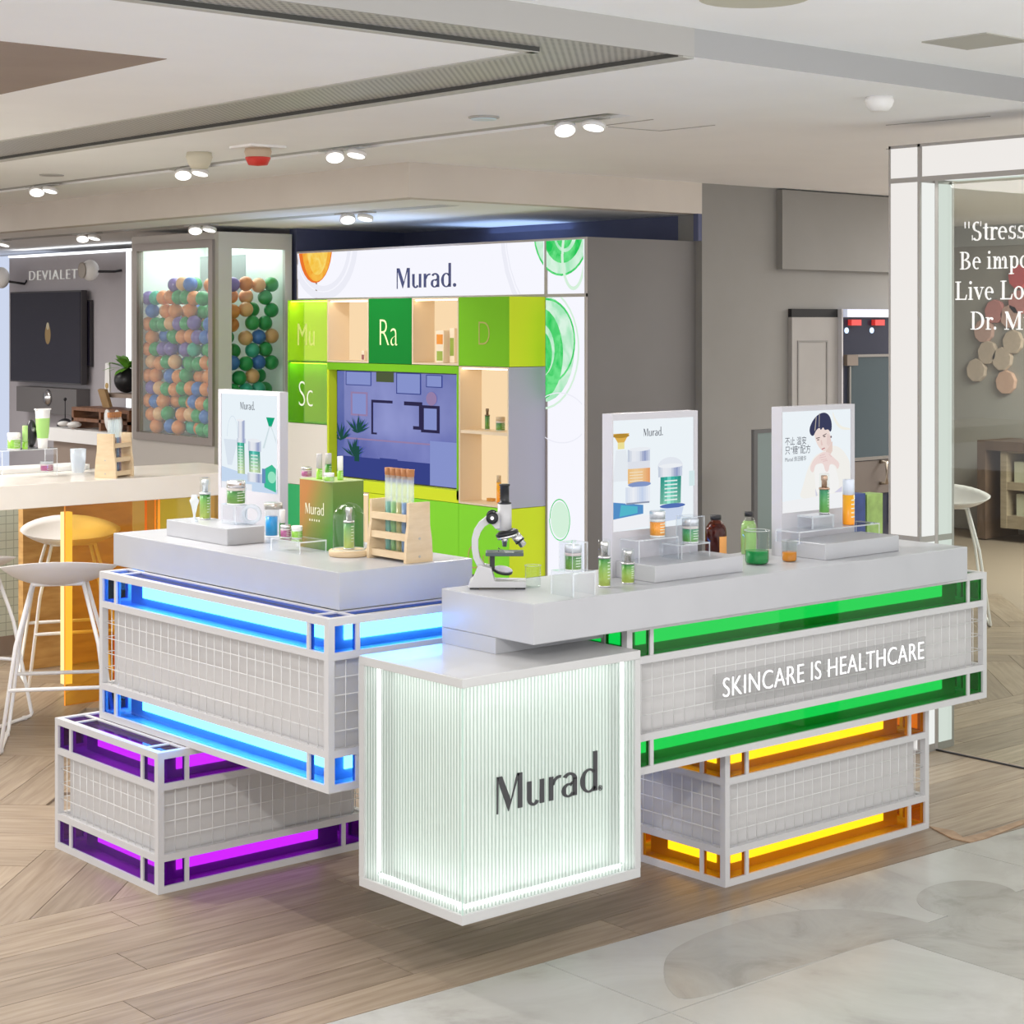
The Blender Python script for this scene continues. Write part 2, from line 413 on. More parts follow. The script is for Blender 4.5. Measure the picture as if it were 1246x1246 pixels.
def wood_mat(name, c1, c2, c3):
    m = mat(name, c1, .42, spec=.4); nt = m.node_tree; b = nt.nodes['Principled BSDF']
    tc = nt.nodes.new('ShaderNodeTexCoord'); mp = nt.nodes.new('ShaderNodeMapping'); oi = nt.nodes.new('ShaderNodeObjectInfo')
    mp.inputs['Scale'].default_value = (1.2, 16, 1); add = nt.nodes.new('ShaderNodeVectorMath'); add.operation = 'ADD'
    cm = nt.nodes.new('ShaderNodeCombineXYZ'); ml = nt.nodes.new('ShaderNodeMath'); ml.operation = 'MULTIPLY'; ml.inputs[1].default_value = 37
    nt.links.new(oi.outputs['Random'], ml.inputs[0]); nt.links.new(ml.outputs[0], cm.inputs[0]); nt.links.new(ml.outputs[0], cm.inputs[1])
    nt.links.new(tc.outputs['Object'], add.inputs[0]); nt.links.new(cm.outputs[0], add.inputs[1]); nt.links.new(add.outputs[0], mp.inputs[0])
    no = nt.nodes.new('ShaderNodeTexNoise'); no.inputs['Scale'].default_value = 3; no.inputs['Detail'].default_value = 7; no.inputs['Distortion'].default_value = .6
    nt.links.new(mp.outputs[0], no.inputs['Vector'])
    cr = nt.nodes.new('ShaderNodeValToRGB'); cr.color_ramp.elements[0].position = .33; cr.color_ramp.elements[1].position = .7
    cr.color_ramp.elements[0].color = (*c1, 1); cr.color_ramp.elements[1].color = (*c2, 1)
    mx = nt.nodes.new('ShaderNodeMix'); mx.data_type = 'RGBA'; mx.blend_type = 'MULTIPLY'; mx.inputs[0].default_value = 1
    vr = nt.nodes.new('ShaderNodeValToRGB'); vr.color_ramp.elements[0].color = (*c3, 1); vr.color_ramp.elements[1].color = (1.12, 1.1, 1.06, 1)
    nt.links.new(no.outputs['Fac'], cr.inputs[0]); nt.links.new(oi.outputs['Random'], vr.inputs[0])
    nt.links.new(cr.outputs[0], mx.inputs[6]); nt.links.new(vr.outputs[0], mx.inputs[7]); nt.links.new(mx.outputs[2], b.inputs['Base Color'])
    bp = nt.nodes.new('ShaderNodeBump'); bp.inputs['Strength'].default_value = .12; bp.inputs['Distance'].default_value = .002
    nt.links.new(no.outputs['Fac'], bp.inputs['Height']); nt.links.new(bp.outputs[0], b.inputs['Normal'])
    return m
oak = wood_mat('brushed_oak', (.245, .186, .136), (.365, .295, .226), (.82, .80, .78))
seam = mat('floor_seam', (.27, .21, .155), .7)

# ---- floor: a base with planks laid on it
floor = struct(MB().box(-6, 16, 3.0, 22, -.06, -.010).build('floor', seam), 'brushed oak plank floor with a herringbone field and straight border', 'floor')
def clip_half(poly, n, d):
    out = []
    for i in range(len(poly)):
        a, b = poly[i], poly[(i+1) % len(poly)]
        da = a[0]*n[0]+a[1]*n[1]-d; db = b[0]*n[0]+b[1]*n[1]-d
        if da >= 0: out.append(a)
        if da*db < 0: t = da/(da-db); out.append((a[0]+(b[0]-a[0])*t, a[1]+(b[1]-a[1])*t))
    return out
ME = [(2.637, 3.685), (5.369, 3.584)]                     # edge between the oak and the marble
mdir = Vector((ME[1][0]-ME[0][0], ME[1][1]-ME[0][1])).normalized(); mnor = (-mdir.y, mdir.x); md = ME[0][0]*mnor[0]+ME[0][1]*mnor[1]
def plank_piece(poly, rot, parent, m, name='plank', th=.010):
    """a plank whose own X axis follows the grain"""
    cx = sum(p[0] for p in poly)/len(poly); cy = sum(p[1] for p in poly)/len(poly)
    c, s_ = math.cos(-rot), math.sin(-rot)
    loc = [((x-cx)*c-(y-cy)*s_, (x-cx)*s_+(y-cy)*c) for x, y in poly]
    mb = MB().prism(loc, -th, 0, 'xy')
    o = mb.build(name, m, parent, (cx, cy, 0), rot); return o
W, G = .1625, .0012
v = 4.79
row = 0
while v > 3.55:
    u = 1.1 - (.83*row) % 1.5
    while u < 8.6:
        p = rect(u+G, v-W+G, u+1.5-G, v-G); p = clip_half(p, mnor, md+.001)
        if len(p) > 2: plank_piece(p, 0, floor, oak)
        u += 1.5
    v -= W; row += 1
u = 1.1
while u < 8.6:                                             # narrow strip between border and field
    plank_piece(rect(u+G, 4.79+G, u+2.2-G, 4.88-G), 0, floor, oak); u += 2.2
HW, HL = .18, .90                                          # herringbone field
shared = MB().box(-HL/2+G, HL/2-G, -HW/2+G, HW/2-G, -.010, 0).mesh('plank', oak)
c45 = math.cos(PI/4)
cnt = 0
def in_view(x, y, m=230):
    d = x*FW[0]+y*FW[1]
    if d < .5: return False
    px = CXP+FPX*(x*RT[0]+y*RT[1])/d; py = HYP+FPX*EYE/d
    return -m < px < 1246+m and py < 1300
def visible_floor(x, y):
    # the parts of the field the counters leave in sight
    d = x*FW[0]+y*FW[1]; px = CXP+FPX*(x*RT[0]+y*RT[1])/d; py = HYP+FPX*EYE/d
    return (px < 215 and py > 600) or px > 1120
for i in range(-60, 60):
    for j in range(-40, 40):
        for k in (0, 1):
            a = i*HW + j*HL; b = i*HW - j*HL                # staircase of the herringbone in its own axes
            if k == 0: ca, cb, rot = a+HL/2, b+HW/2, 0
            else: ca, cb, rot = a+HW/2, b+HW+HL/2, PI/2
            x = (ca*c45 + cb*c45); y = (-ca*c45 + cb*c45); x += 3.0; y += 6.0
            ang = rot - PI/4
            if not in_view(x, y) or not visible_floor(x, y) or y < 4.4 or y > 9.6 or x > 9.5 or cnt > 250: continue
            L2, W2 = HL/2-G, HW/2-G; ca_, sa_ = math.cos(ang), math.sin(ang)
            P4 = [(x+px*ca_-py*sa_, y+px*sa_+py*ca_) for px, py in ((-L2,-W2),(L2,-W2),(L2,W2),(-L2,W2))]
            if min(p[1] for p in P4) < 4.88:
                P4 = clip_half(P4, (0, 1), 4.881)
                if len(P4) > 2 and max(p[1] for p in P4) - 4.881 > .02: plank_piece(P4, ang, floor, oak); cnt += 1
            else:
                o = bpy.data.objects.new('plank', shared); col.objects.link(o); o.parent = floor
                o.location = (x, y, 0); o.rotation_euler[2] = ang; cnt += 1
far = MB().box(-6, 16, 9.3, 22, -.010, -.0015).build('far_boards', noisy('far_oak', (.17, .12, .082), (.225, .168, .12), 1.5, .4, (1, 6, 1)), floor)

# ---- marble
def marble_mat(name, c1, c2, c3, sc_=1.6):
    m = mat(name, c1, .22, spec=.5); nt = m.node_tree; b = nt.nodes['Principled BSDF']
    tc = nt.nodes.new('ShaderNodeNewGeometry'); n1 = nt.nodes.new('ShaderNodeTexNoise'); n1.inputs['Scale'].default_value = sc_; n1.inputs['Detail'].default_value = 9
    n1.inputs['Distortion'].default_value = 1.8; n1.inputs['Roughness'].default_value = .62
    cr = nt.nodes.new('ShaderNodeValToRGB'); e = cr.color_ramp.elements
    e[0].position = .32; e[0].color = (*c3, 1); e[1].position = .62; e[1].color = (*c1, 1)
    k = e.new(.46); k.color = (*c2, 1)
    nt.links.new(tc.outputs['Position'], n1.inputs['Vector']); nt.links.new(n1.outputs['Fac'], cr.inputs[0]); nt.links.new(cr.outputs[0], b.inputs['Base Color'])
    return m
marble = marble_mat('white_marble', (.485, .48, .46), (.44, .435, .41), (.35, .34, .32))
marble_g = marble_mat('grey_marble', (.395, .388, .362), (.36, .352, .328), (.29, .282, .262), 3)
mfl = struct(MB().box(0, 9, 1.0, 3.0, -.06, -.010).build('floor_marble', mat('marble_grout', (.33, .32, .30), .8)), 'polished white and grey marble tile floor in the foreground', 'floor')
MB().prism(clip_half(rect(0, 2.99, 9, 3.8), (-mnor[0], -mnor[1]), -md+.002), -.06, -.010).build('bed', MATS['marble_grout'], mfl)
T = .856
for i in range(-3, 5):
    for j in range(-2, 1):
        x0 = 4.12 + i*T; y0 = 3.19 + j*T
        p = clip_half(rect(x0+.0015, y0+.0015, x0+T-.0015, y0+T-.0015), (-mnor[0], -mnor[1]), -md+.003)
        if len(p) > 2: plank_piece(p, 0, mfl, marble_g if (i, j) in ((0, -1), (-2, -2)) else marble, 'tile')
def inlay(px):
    MB().prism([tuple(pz(x, y, 0).xy) for x, y in chaik(px)], -.004, .0008, 'xy').build('inlay', marble_g, mfl)
inlay(ell(1178, 1094, 63, 22.5, 30))
inlay([(812,1160),(835,1146),(860,1135),(893,1124),(930,1115),(985,1106),(1050,1107),(1100,1115),(1150,1129),(1130,1139),(1086,1141),(1000,1167),(900,1200),(833,1220),(812,1205),(806,1180)])
# loose strip of brown paper tape where the oak meets the marble, right of the counter
tp = [pz(x, y, 0) for x, y in ((1129,1006),(1160,1012),(1172,1020),(1195,1015),(1246,998),(1246,1003),(1200,1021),(1180,1026),(1158,1021))]
tag(MB().prism([tuple(p.xy) for p in tp], .0006, .004, 'xy').build('paper_tape', noisy('brown_paper', (.30, .19, .12), (.42, .28, .18), 20, .7)), 'crumpled brown paper tape along the marble edge right of the yellow box', 'tape')
# ---- ceiling
CZ = 2.50; NZ = 2.586
ceil = struct(MB().box(1.6, 16, 1.2, 3.84, NZ, NZ+.1).build('ceiling', white_paint), 'smooth off-white plaster ceiling of several levels', 'ceiling')
MB().box(4.03, 4.86, 3.84, 22, CZ, NZ+.05).build('ceiling_panel', white_paint, ceil)
MB().box(5.00, 5.59, 3.84, 22, CZ, NZ+.05).build('ceiling_panel', white_paint, ceil)
MB().box(5.59, 16, 3.84, 7.262, CZ, NZ+.05).build('ceiling_panel', white_paint, ceil)
MB().box(8.5, 16, 7.262, 22, CZ, NZ+.05).build('ceiling_panel', white_paint, ceil)
pan = MB().box(.5, 3.57, 4.085, 22, CZ, NZ+.05)
pan.build('ceiling_panel', white_paint, ceil)
MB().box(.5, 2.85, 4.905, 6.4, CZ-.0015, CZ+.01).build('recess_panel', taupe, ceil)
trim = mat('ceiling_trim', (.47, .465, .43), .5)
MB().box(3.985, 4.03, 3.84, 22, CZ-.006, NZ).build('trim', trim, ceil)
MB().box(3.57, 3.60, 4.06, 22, CZ-.004, NZ).box(.5, 3.60, 4.055, 4.085, CZ-.004, NZ).build('trim', trim, ceil)
def grille_mat():
    m = mat('perforated_grille', (.38, .38, .345), .45, .3); nt = m.node_tree; b = nt.nodes['Principled BSDF']
    g = nt.nodes.new('ShaderNodeNewGeometry'); sp = nt.nodes.new('ShaderNodeSeparateXYZ'); nt.links.new(g.outputs['Position'], sp.inputs[0])
    def ff(o):
        a = nt.nodes.new('ShaderNodeMath'); a.operation = 'MULTIPLY'; a.inputs[1].default_value = 2*PI/.028; nt.links.new(o, a.inputs[0])
        s_ = nt.nodes.new('ShaderNodeMath'); s_.operation = 'SINE'; nt.links.new(a.outputs[0], s_.inputs[0]); return s_.outputs[0]
    mm = nt.nodes.new('ShaderNodeMath'); mm.operation = 'MULTIPLY'; nt.links.new(ff(sp.outputs[0]), mm.inputs[0]); nt.links.new(ff(sp.outputs[1]), mm.inputs[1])
    cr = nt.nodes.new('ShaderNodeValToRGB'); cr.color_ramp.elements[0].position = .2; cr.color_ramp.elements[1].position = .45
    cr.color_ramp.elements[0].color = (.52, .51, .48, 1); cr.color_ramp.elements[1].color = (.22, .22, .21, 1)
    nt.links.new(mm.outputs[0], cr.inputs[0]); nt.links.new(cr.outputs[0], b.inputs['Base Color']); return m
gm = grille_mat()
g1 = MB().box(3.60, 3.985, 3.84, 22, CZ+.012, CZ+.03).box(.5, 3.60, 3.846, 4.055, CZ+.012, CZ+.03).build('vent_grille', gm, ceil)
MB().box(3.982, 3.9855, 3.86, 22, CZ-.001, CZ+.03).box(.5, 3.60, 4.052, 4.056, CZ-.001, CZ+.03).build('grille_shadow_gap', mat('soft_dark_gap', (.07, .07, .065), .8), ceil)
MB().box(4.86, 5.00, 3.84, 5.08, CZ, NZ+.05).build('ceiling_panel', white_paint, ceil)
MB().box(.5, 4.03, 3.836, 3.846, CZ+.0, NZ+.02).box(.5, 4.03, 3.846, 4.09, NZ, NZ+.03).box(3.56, 4.03, 4.09, 22, NZ, NZ+.03).build('fascia', mat('fascia_beige', (.44, .43, .415), .7), ceil)  # the boxes above the grilles are added to stop light leaking in
MB().box(4.86, 5.00, 5.08, 22, CZ+.012, CZ+.06).box(4.86, 4.864, 5.08, 22, CZ+.002, CZ+.05).build('track_channel', mat('channel_grey', (.46, .455, .44), .5), ceil)
MB().box(4.76, 5.00, 3.31, 3.55, NZ-.004, NZ+.01).build('access_hatch', mat('hatch_grey', (.42, .41, .36), .6), ceil)
MB().lathe([(.15, NZ-.006), (.15, NZ+.01)], 32, (3.764, 3.36, 0)).build('ceiling_disc', mat('hatch_beige', (.55, .54, .44), .6), ceil)
MB().box(4.03, 16, 3.838, 3.8395, CZ, NZ).build('fascia_toning_sheet', mat('fascia_toned_grey', (.40, .40, .405), .7), ceil)  # thin grey sheet added over the fascia to tone down its brightness
# hairline outlines of access panels
hl = mat('hairline', (.36, .35, .33), .7)
for a, b in (((1078,152),(1205,141)), ((1078,181),(1092,181)), ((738,152),(795,145)), ((740,154),(803,159)), ((803,159),(870,152))):
    p0, p1 = pz(*a, CZ), pz(*b, CZ); MB().tube([p0, p1], .0028, 4).build('panel_joint', hl, ceil)

# ---- bulkhead, soffit and the wall the alcove is cut into
bulk = noisy('bulkhead_paint', (.58, .53, .475), (.62, .57, .515), 2, .7)
wr = struct(MB().box(7.69, 9.55, 7.261, 7.45, 0, CZ).build('wall_right', wall_paint), 'plain grey plaster wall right of the tall display unit', 'wall')
MB().box(5.581, 7.69, 7.261, 7.36, 2.324, CZ).build('bulkhead_front', bulk, wr)
MB().box(5.581, 5.68, 7.36, 22, 2.324, CZ).build('bulkhead_side', bulk, wr)
MB().box(8.33, 9.55, 7.215, 7.262, 2.02, CZ-.01).build('wall_beam', wall_paint, wr)
sf = struct(MB().box(5.68, 8.5, 7.36, 22, 2.324, 2.60).build('ceiling_soffit', white_paint), 'lower white soffit behind the bulkhead', 'ceiling')
MB().box(6.05, 6.18, 7.6, 14, 2.3225, 2.33).build('track_channel', MATS['channel_grey'], sf)
al = struct(MB().box(7.74, 7.82, 7.45, 10.8, 0, 2.324).build('wall_alcove', navy_paint), 'dark navy wall of the alcove above the display unit', 'wall')
MB().box(7.66, 7.74, 7.262, 7.300, 2.17, 2.324).build('return', navy_paint, al)
MB().box(6.85, 7.74, 10.12, 10.2, 0, 2.324).build('side', navy_paint, al)
hexw = struct(MB().box(12.8, 12.95, 3.0, 16, 0, CZ).build('wall_far', noisy('stone_grey_wall', (.40, .375, .335), (.44, .415, .37), 2, .7)), 'stone grey far wall carrying rounded felt panels', 'wall')
MB().box(12.76, 12.8, 3.0, 16, 2.33, CZ).build('cornice', mat('cornice_grey', (.5, .5, .48), .6), hexw)
struct(MB().box(4, 16, 18.0, 18.1, 0, CZ).build('wall_back', mat('cool_white_wall', (.75, .78, .85), .6)), 'pale far wall glimpsed at the left edge', 'wall')
struct(MB().box(9.5, 12.8, 10.5, 10.6, 0, CZ).build('wall_side', grey_paint), 'grey side wall of the room behind the gate', 'wall')
# ================================================================== THE KIOSK
white_f = mat('white_frame_paint', (.56, .555, .565), .4)
core_w = mat('white_core_board', (.56, .55, .55), .55)
wire_w = mat('white_wire', (.70, .70, .70), .35)
BE, PH, INS = .021, .073, .075

def tinted_frame(label, u0, u1, v0, v1, z0, z1, key, tint, lit, litcol=(1, 1, 1), wires=('f', 'l', 'b', 'r')):
    L, D, Hh = u1-u0, v1-v0, z1-z0
    t = thing('counter_frame', label, 'display frame', (u0, v0, z0))
    ac = acrylic(key+'_acrylic', tuple(x**.5 for x in tint), .40, .02)
    lp = glow(key+'_light_panel', litcol, lit)
    lev = (0, BE+PH, Hh-2*BE-PH, Hh-BE)                     # underside of the four rail levels
    for x in (0, L-BE):
        for y in (0, D-BE): MB().box(x, x+BE, y, y+BE, 0, Hh).build('post', white_f, t)
    for z in lev:
        for y in (0, D-BE): MB().box(BE, L-BE, y, y+BE, z, z+BE).build('rail', white_f, t)
        for x in (0, L-BE): MB().box(x, x+BE, BE, D-BE, z, z+BE).build('rail', white_f, t)
    DV = .014
    for zb in (BE, Hh-BE-PH):                                # the two coloured bands
        for y in (0, D-BE):
            for x in (BE+PH, L-BE-PH-DV): MB().box(x, x+DV, y+.002, y+BE-.002, zb, zb+PH).build('divider', white_f, t)
            yy = y+.008
            for a, b in ((BE, BE+PH), (BE+PH+DV, L-BE-PH-DV), (L-BE-PH, L-BE)):
                MB().box(a, b, yy, yy+.004, zb, zb+PH).build('pane', ac, t)
        for x in (0, L-BE):
            for y in (BE+PH, D-BE-PH-DV): MB().box(x+.002, x+BE-.002, y, y+DV, zb, zb+PH).build('divider', white_f, t)
            xx = x+.008
            for a, b in ((BE, BE+PH), (BE+PH+DV, D-BE-PH-DV), (D-BE-PH, D-BE)):
                MB().box(xx, xx+.004, a, b, zb, zb+PH).build('pane', ac, t)
        # light panels let into the core
        for (x0, x1, y0, y1) in ((INS+.03, L-INS-.08, INS-.004, INS), (INS+.03, L-INS-.08, D-INS, D-INS+.004), (INS-.004, INS, INS+.03, D-INS-.08), (L-INS, L-INS+.004, INS+.03, D-INS-.08)):
            MB().box(x0, x1, y0, y1, zb+.018, zb+PH-.002).build('light_panel', lp, t)
    # top: dividers and panes
    zt = Hh-.012
    for x in (BE+PH, L-BE-PH-DV): MB().box(x, x+DV, BE, D-BE, zt, Hh-.001).build('divider', white_f, t)
    for y in (BE+PH, D-BE-PH-DV):
        MB().box(BE, BE+PH, y, y+DV, zt, Hh-.001).build('divider', white_f, t)
        MB().box(BE+PH+DV, L-BE-PH-DV, y, y+DV, zt, Hh-.001).build('divider', white_f, t)
    xs = ((BE, BE+PH), (BE+PH+DV, L-BE-PH-DV), (L-BE-PH, L-BE)); ys = ((BE, BE+PH), (BE+PH+DV, D-BE-PH-DV), (D-BE-PH, D-BE))
    for a in xs:
        for b in ys: MB().box(a[0], a[1], b[0], b[1], zt+.004, zt+.007).build('pane', ac, t)
    MB().box(INS, L-INS, INS, D-INS, .012, Hh-.016).build('core', core_w, t)
    J = .036; MB().box(J, L-J, J, D-J, lev[1]+.0145, lev[2]+.0055).build('core_cladding', core_w, t)
    for z in (.004, lev[1]+.006, lev[2]+.006): MB().box(BE*.6, L-BE*.6, BE*.6, D-BE*.6, z, z+.008).build('deck', white_f, t)
    zl, zh = lev[1]+BE, lev[2]
    def grid(n, fn):
        mb = MB(); ln = n; k = max(2, round(ln/.044))
        for i in range(1, k): a = ln*i/k; mb.tube([fn(a, zl), fn(a, zh)], .0014, 5)
        m = max(2, round((zh-zl)/.05))
        for i in range(1, m): z = zl+(zh-zl)*i/m; mb.tube([fn(.001, z), fn(ln-.001, z)], .0014, 5)
        return mb
    W_ = {'f': (L-2*BE, lambda a, z: (BE+a, .010, z)), 'l': (D-2*BE, lambda a, z: (.010, BE+a, z)),
          'b': (L-2*BE, lambda a, z: (BE+a, D-.010, z)), 'r': (D-2*BE, lambda a, z: (L-.010, BE+a, z))}
    for k in wires:
        g = grid(*W_[k]).build('wire_grid', wire_w, t); g['kind'] = 'stuff'
    return t

purple = tinted_frame('low white-framed counter box with purple glowing bands, on the floor at left', 2.781, 3.560, 4.838, 5.497, 0, .421, 'purple', (.27, .008, .50), 2.6)
blue = tinted_frame('long white-framed counter box with blue glowing bands, set on the purple box', 2.890, 3.590, 4.116, 5.403, .4215, .896, 'blue', (.035, .27, .92), 15)
yellow = tinted_frame('low white-framed counter box with yellow glowing bands, on the floor at right', 4.110, 5.116, 3.785, 4.25, 0, .421, 'amber', (.90, .42, .006), 2.4)
green = tinted_frame('long white-framed counter box with green glowing bands, set on the yellow box', 3.625, 5.339, 3.711, 4.20, .4215, .8505, 'green', (.003, .48, .055), 1.4)

# lit lettering on the green box
lt = thing('lit_slogan', 'white lit slogan letters on the green-banded counter front', 'sign', (0, 0, 0))
pA, pB = pv(880, 849.5, 3.700), pv(1124, 801.5, 3.700)
Mt = frame_m((pA.x, 3.700, pA.z+.002), (1, 0, 0), (0, 0, 1))
wl = text_obj('lettering', 'SKINCARE IS HEALTHCARE', 1, Matrix.Identity(4), glow('letter_light', (1, 1, 1), 1.5), None, .05, offset=-.014, space=1.05)
bbx = [v_.co.x for v_ in wl.data.vertices]; bby = [v_.co.y for v_ in wl.data.vertices if v_.co.x < 99]
hcap = .0560
wl.data.transform(Matrix.Translation((-min(bbx), -min(bby), 0)))
wl.data.transform(Matrix.Diagonal(((pB.x-pA.x)/(max(bbx)-min(bbx)), hcap/(max(bby)-min(bby)), .025, 1)))
wl.data.transform(Mt); wl.parent = lt; split_loose(wl, 'letter')
MB().box(pA.x-.035, pB.x+.02, 3.7065, 3.7095, pA.z-.032, pA.z+.072).build('backing_plate', acrylic('plate_clear', (.93, .93, .93), .5, .1, .07, (.6, .6, .6)), lt)
for k in range(5):
    x = pA.x + (pB.x-pA.x)*(k+.5)/5; MB().tube([(x, 3.705, pA.z+.02), (x, 3.725, pA.z+.02)], .003, 8).build('stand_off', wire_w, lt)

# ---- worktops
stone = noisy('white_solid_surface', (.43, .435, .46), (.45, .455, .48), 6, .28)
ctl = tag(MB().box(2.998, 3.482, 4.219, 5.508, .8965, 1.003).build('countertop', stone, bevel=.0025), 'thick white worktop over the blue-banded counter box', 'countertop')
ct = thing('countertop', 'thick white worktop over the green-banded counter box', 'countertop', (3.216, 3.643, .806))
MB().box(0, 1.918, 0, .39, .045, .153).build('slab', stone, ct, bevel=.0025)
MB().box(.0005, .40, .156, .388, .0005, .0445).build('support_block', stone, ct)

# ---- glowing cube with reeded glass
cu0, cu1, cv0, cv1, cz0, cz1 = 2.928, 3.557, 3.588, 4.028, .186, .806
cb = thing('lit_cube', 'white cube with glowing reeded glass sides and dark lettering, front of the counter', 'display cube', (cu0, cv0, cz0))
L, D, Hh = cu1-cu0, cv1-cv0, cz1-cz0
wf = white_lac
MB().box(0, L, 0, D, Hh-.024, Hh).build('top', wf, cb, bevel=.0015)
MB().box(0, L, 0, D, 0, .026).build('bottom', wf, cb, bevel=.0015)
MB().box(L-.020, L, 0, D, .026, Hh-.024).build('side', wf, cb)
MB().box(0, L-.020, D-.022, D, .026, Hh-.024).build('back', wf, cb)
IN = .10
MB().box(IN, L-.020, IN, D-.022, .026, Hh-.024).build('core', mat('cube_core', (.78, .81, .79), .5), cb)
reed = acrylic('reeded_glass', (.97, .985, .975), .35, .12, .50, (.84, .895, .865))
groove_shade = acrylic('reed_groove_shade', (.62, .72, .67), .3, .15, .45, (.50, .58, .535))  # darker facet colours in the shade line between two reeds
def reeds(n, ln, fn):
    mb = MB(); z0, z1 = .027, Hh-.025; k = 5; b = len(mb.v); pts = []
    for i in range(n):
        for j in range(k): a = PI*j/k; pts.append(((i + j/k)*ln/n, math.sin(a)*.0032))
    pts.append((ln, 0))
    for a, d in pts: mb.v.append(fn(a, d, z0)); mb.v.append(fn(a, d, z1))
    for i in range(len(pts)-1): mb.face((2*i, 2*i+2, 2*i+3, 2*i+1), 1 if i % k == 0 else 0, True)
    return mb
pr = reeds(50, L-.024, lambda a, d, z: (.004+a, .006-d, z)).build('reeded_pane', [reed, groove_shade], cb)
pl = reeds(35, D-.026, lambda a, d, z: (.006-d, .004+a, z)).build('reeded_pane', [reed, groove_shade], cb)
edge = mat('glass_edge', (.45, .62, .55), .2)
MB().box(.002, .0055, .002, .0055, .026, Hh-.024).build('glass_edge', edge, cb)
strip = glow('cube_led', (.95, 1.0, .975), 10)
for x0, x1, y0, y1, z0, z1 in ((.03, L-.03, .045, .055, .0265, .030), (.03, L-.03, .045, .055, Hh-.028, Hh-.0245), (.045, .055, .06, D-.03, .0265, .030), (.045, .055, .06, D-.03, Hh-.028, Hh-.0245),
                               (L-.0235, L-.0205, .045, .055, .035, Hh-.035), (.045, .055, D-.0255, D-.0225, .035, Hh-.035)):
    MB().box(x0, x1, y0, y1, z0, z1).build('led_strip', strip if z1-z0 < .01 else glow('cube_led_soft', (.95, 1.0, .975), 3.5), cb)
MB().box(.10, L-.06, D, D+.087, .15, .40).box(L, L+.067, .16, D-.05, .27, .45).build('bracket', white_f, cb)
ink = mat('charcoal_letter', (.045, .045, .05), .4)
pA, pB = pv(602.3, 987, cv0), pv(726, 963.5, cv0)
wid = pB.x - pA.x; size = .0905/.70
nat = (.70+.52+.32+.47+.44)*size
letter_parts('Murad', size, logo_glyph, cb, ink, frame_m((pA.x-cu0, -.0005, (pA.z+pB.z)/2-cz0), (1, 0, 0), (0, 0, 1)), .003, wid/nat); mb = MB()
rm = frame_m((pA.x-cu0+wid+.012, -.0005, (pA.z+pB.z)/2-cz0+.004), (1, 0, 0), (0, 0, 1))
for p in [ringpoly(0, 0, .0075, .0075, .0016, 0, 180), ringpoly(0, 0, .0075, .0075, .0016, 180, 360), rect(-.003, -.004, -.001, .004), rect(-.001, .001, .003, .004), [(0, .001), (.002, .001), (.0035, -.004), (.0015, -.004)]]:
    n = len(mb.v); mb.prism(p, 0, .002, 'xy'); mb.xf(rm, n)
mb.build('registered_mark', ink, cb)['kind'] = 'stuff'
# ================================================================== THE TALL DISPLAY UNIT
UW = 6.831; UV0, UV1 = 7.311, 10.09; UZ = 2.169; UC = 6.56   # front plane, ends, top, front of the cubes
panel_grey = noisy('unit_side_grey', (.155, .147, .143), (.175, .167, .163), 1.2, .5)
un = thing('display_unit', 'tall grey display unit with a glowing white name sign, behind the counters', 'display unit', (UW, UV0, 0))
def ub(name, u0, u1, v0, v1, z0, z1, m, bevel=0): return MB().box(u0-UW, u1-UW, v0-UV0, v1-UV0, z0, z1).build(name, m, un, bevel=bevel)
ub('side_panel', UW+.012, 7.73, UV0, UV0+.04, 0, UZ, panel_grey)
ub('top_panel', UW+.012, 7.73, UV0+.04, UV1, UZ-.03, UZ, panel_grey)
ub('back_panel', UW+.19, UW+.23, UV0+.04, UV1, 0, UZ-.03, panel_grey)
trimm = mat('unit_trim', (.42, .38, .37), .4)
lightw = glow('sign_light', (.93, .93, 1.0), 1.0)
VB = 7.638                                                   # inner edge of the lit upright
SB = 1.850                                                   # underside of the name sign
ub('sign_panel', UW+.004, UW+.012, VB+.012, 9.86, SB+.012, UZ-.012, lightw)
ub('sign_panel', UW+.004, UW+.012, 9.875, UV1-.01, SB+.012, UZ-.012, lightw)
ub('corner_panel', UW+.004, UW+.012, UV0+.012, VB-.012, SB+.012, UZ-.012, lightw)
ub('upright_panel', UW+.004, UW+.012, UV0+.012, VB-.012, .1, SB-.006, lightw)
for a in ((UV0, UV1, UZ-.012, UZ), (UV0, UV1, SB-.006, SB+.012)): ub('trim_strip', UW-.0005, UW+.013, *a, trimm)
for a in ((UV0, UV0+.012, .1, UZ-.012), (VB-.012, VB+.012, .1, UZ-.012), (UV1-.01, UV1, SB, UZ-.012), (9.86, 9.875, SB+.012, UZ-.012)): ub('trim_strip', UW, UW+.013, *a, trimm)
# artwork printed on the lit panels (petri dishes) and the name
arts = [MB(), MB(), MB()]
AM = frame_m((-.0006, 0, 0), (0, -1, 0), (0, 0, 1))          # x to the viewer's right (-v), y up; z towards the hall
cols = [glow_mottled('art_orange', (.93, .36, .03), (.98, .55, .08), .95, 9), glow('art_deep_orange', (.92, .20, .03), .9), glow_mottled('art_yellow', (.97, .55, .05), (1.0, .74, .18), .95, 10), glow('art_lilac', (.84, .845, .925), 1.0),
        glow_mottled('art_green', (.02, .58, .10), (.16, .80, .26), .95, 11), glow('art_dark_green', (.01, .42, .08), .9), glow_mottled('art_mint', (.40, .84, .52), (.74, .95, .80), .95, 8), glow('art_navy', (.045, .05, .18), .8),
        glow('art_pale_mint', (.70, .92, .74), .95), glow('art_white', (.96, .96, 1.0), 1)]
NS = [0]
def clipr(p, x0, x1, y0, y1):
    for n, d in (((1, 0), x0), ((-1, 0), -x1), ((0, 1), y0), ((0, -1), -y1)):
        if len(p) < 3: return []
        p = clip_half(p, n, d)
    return p
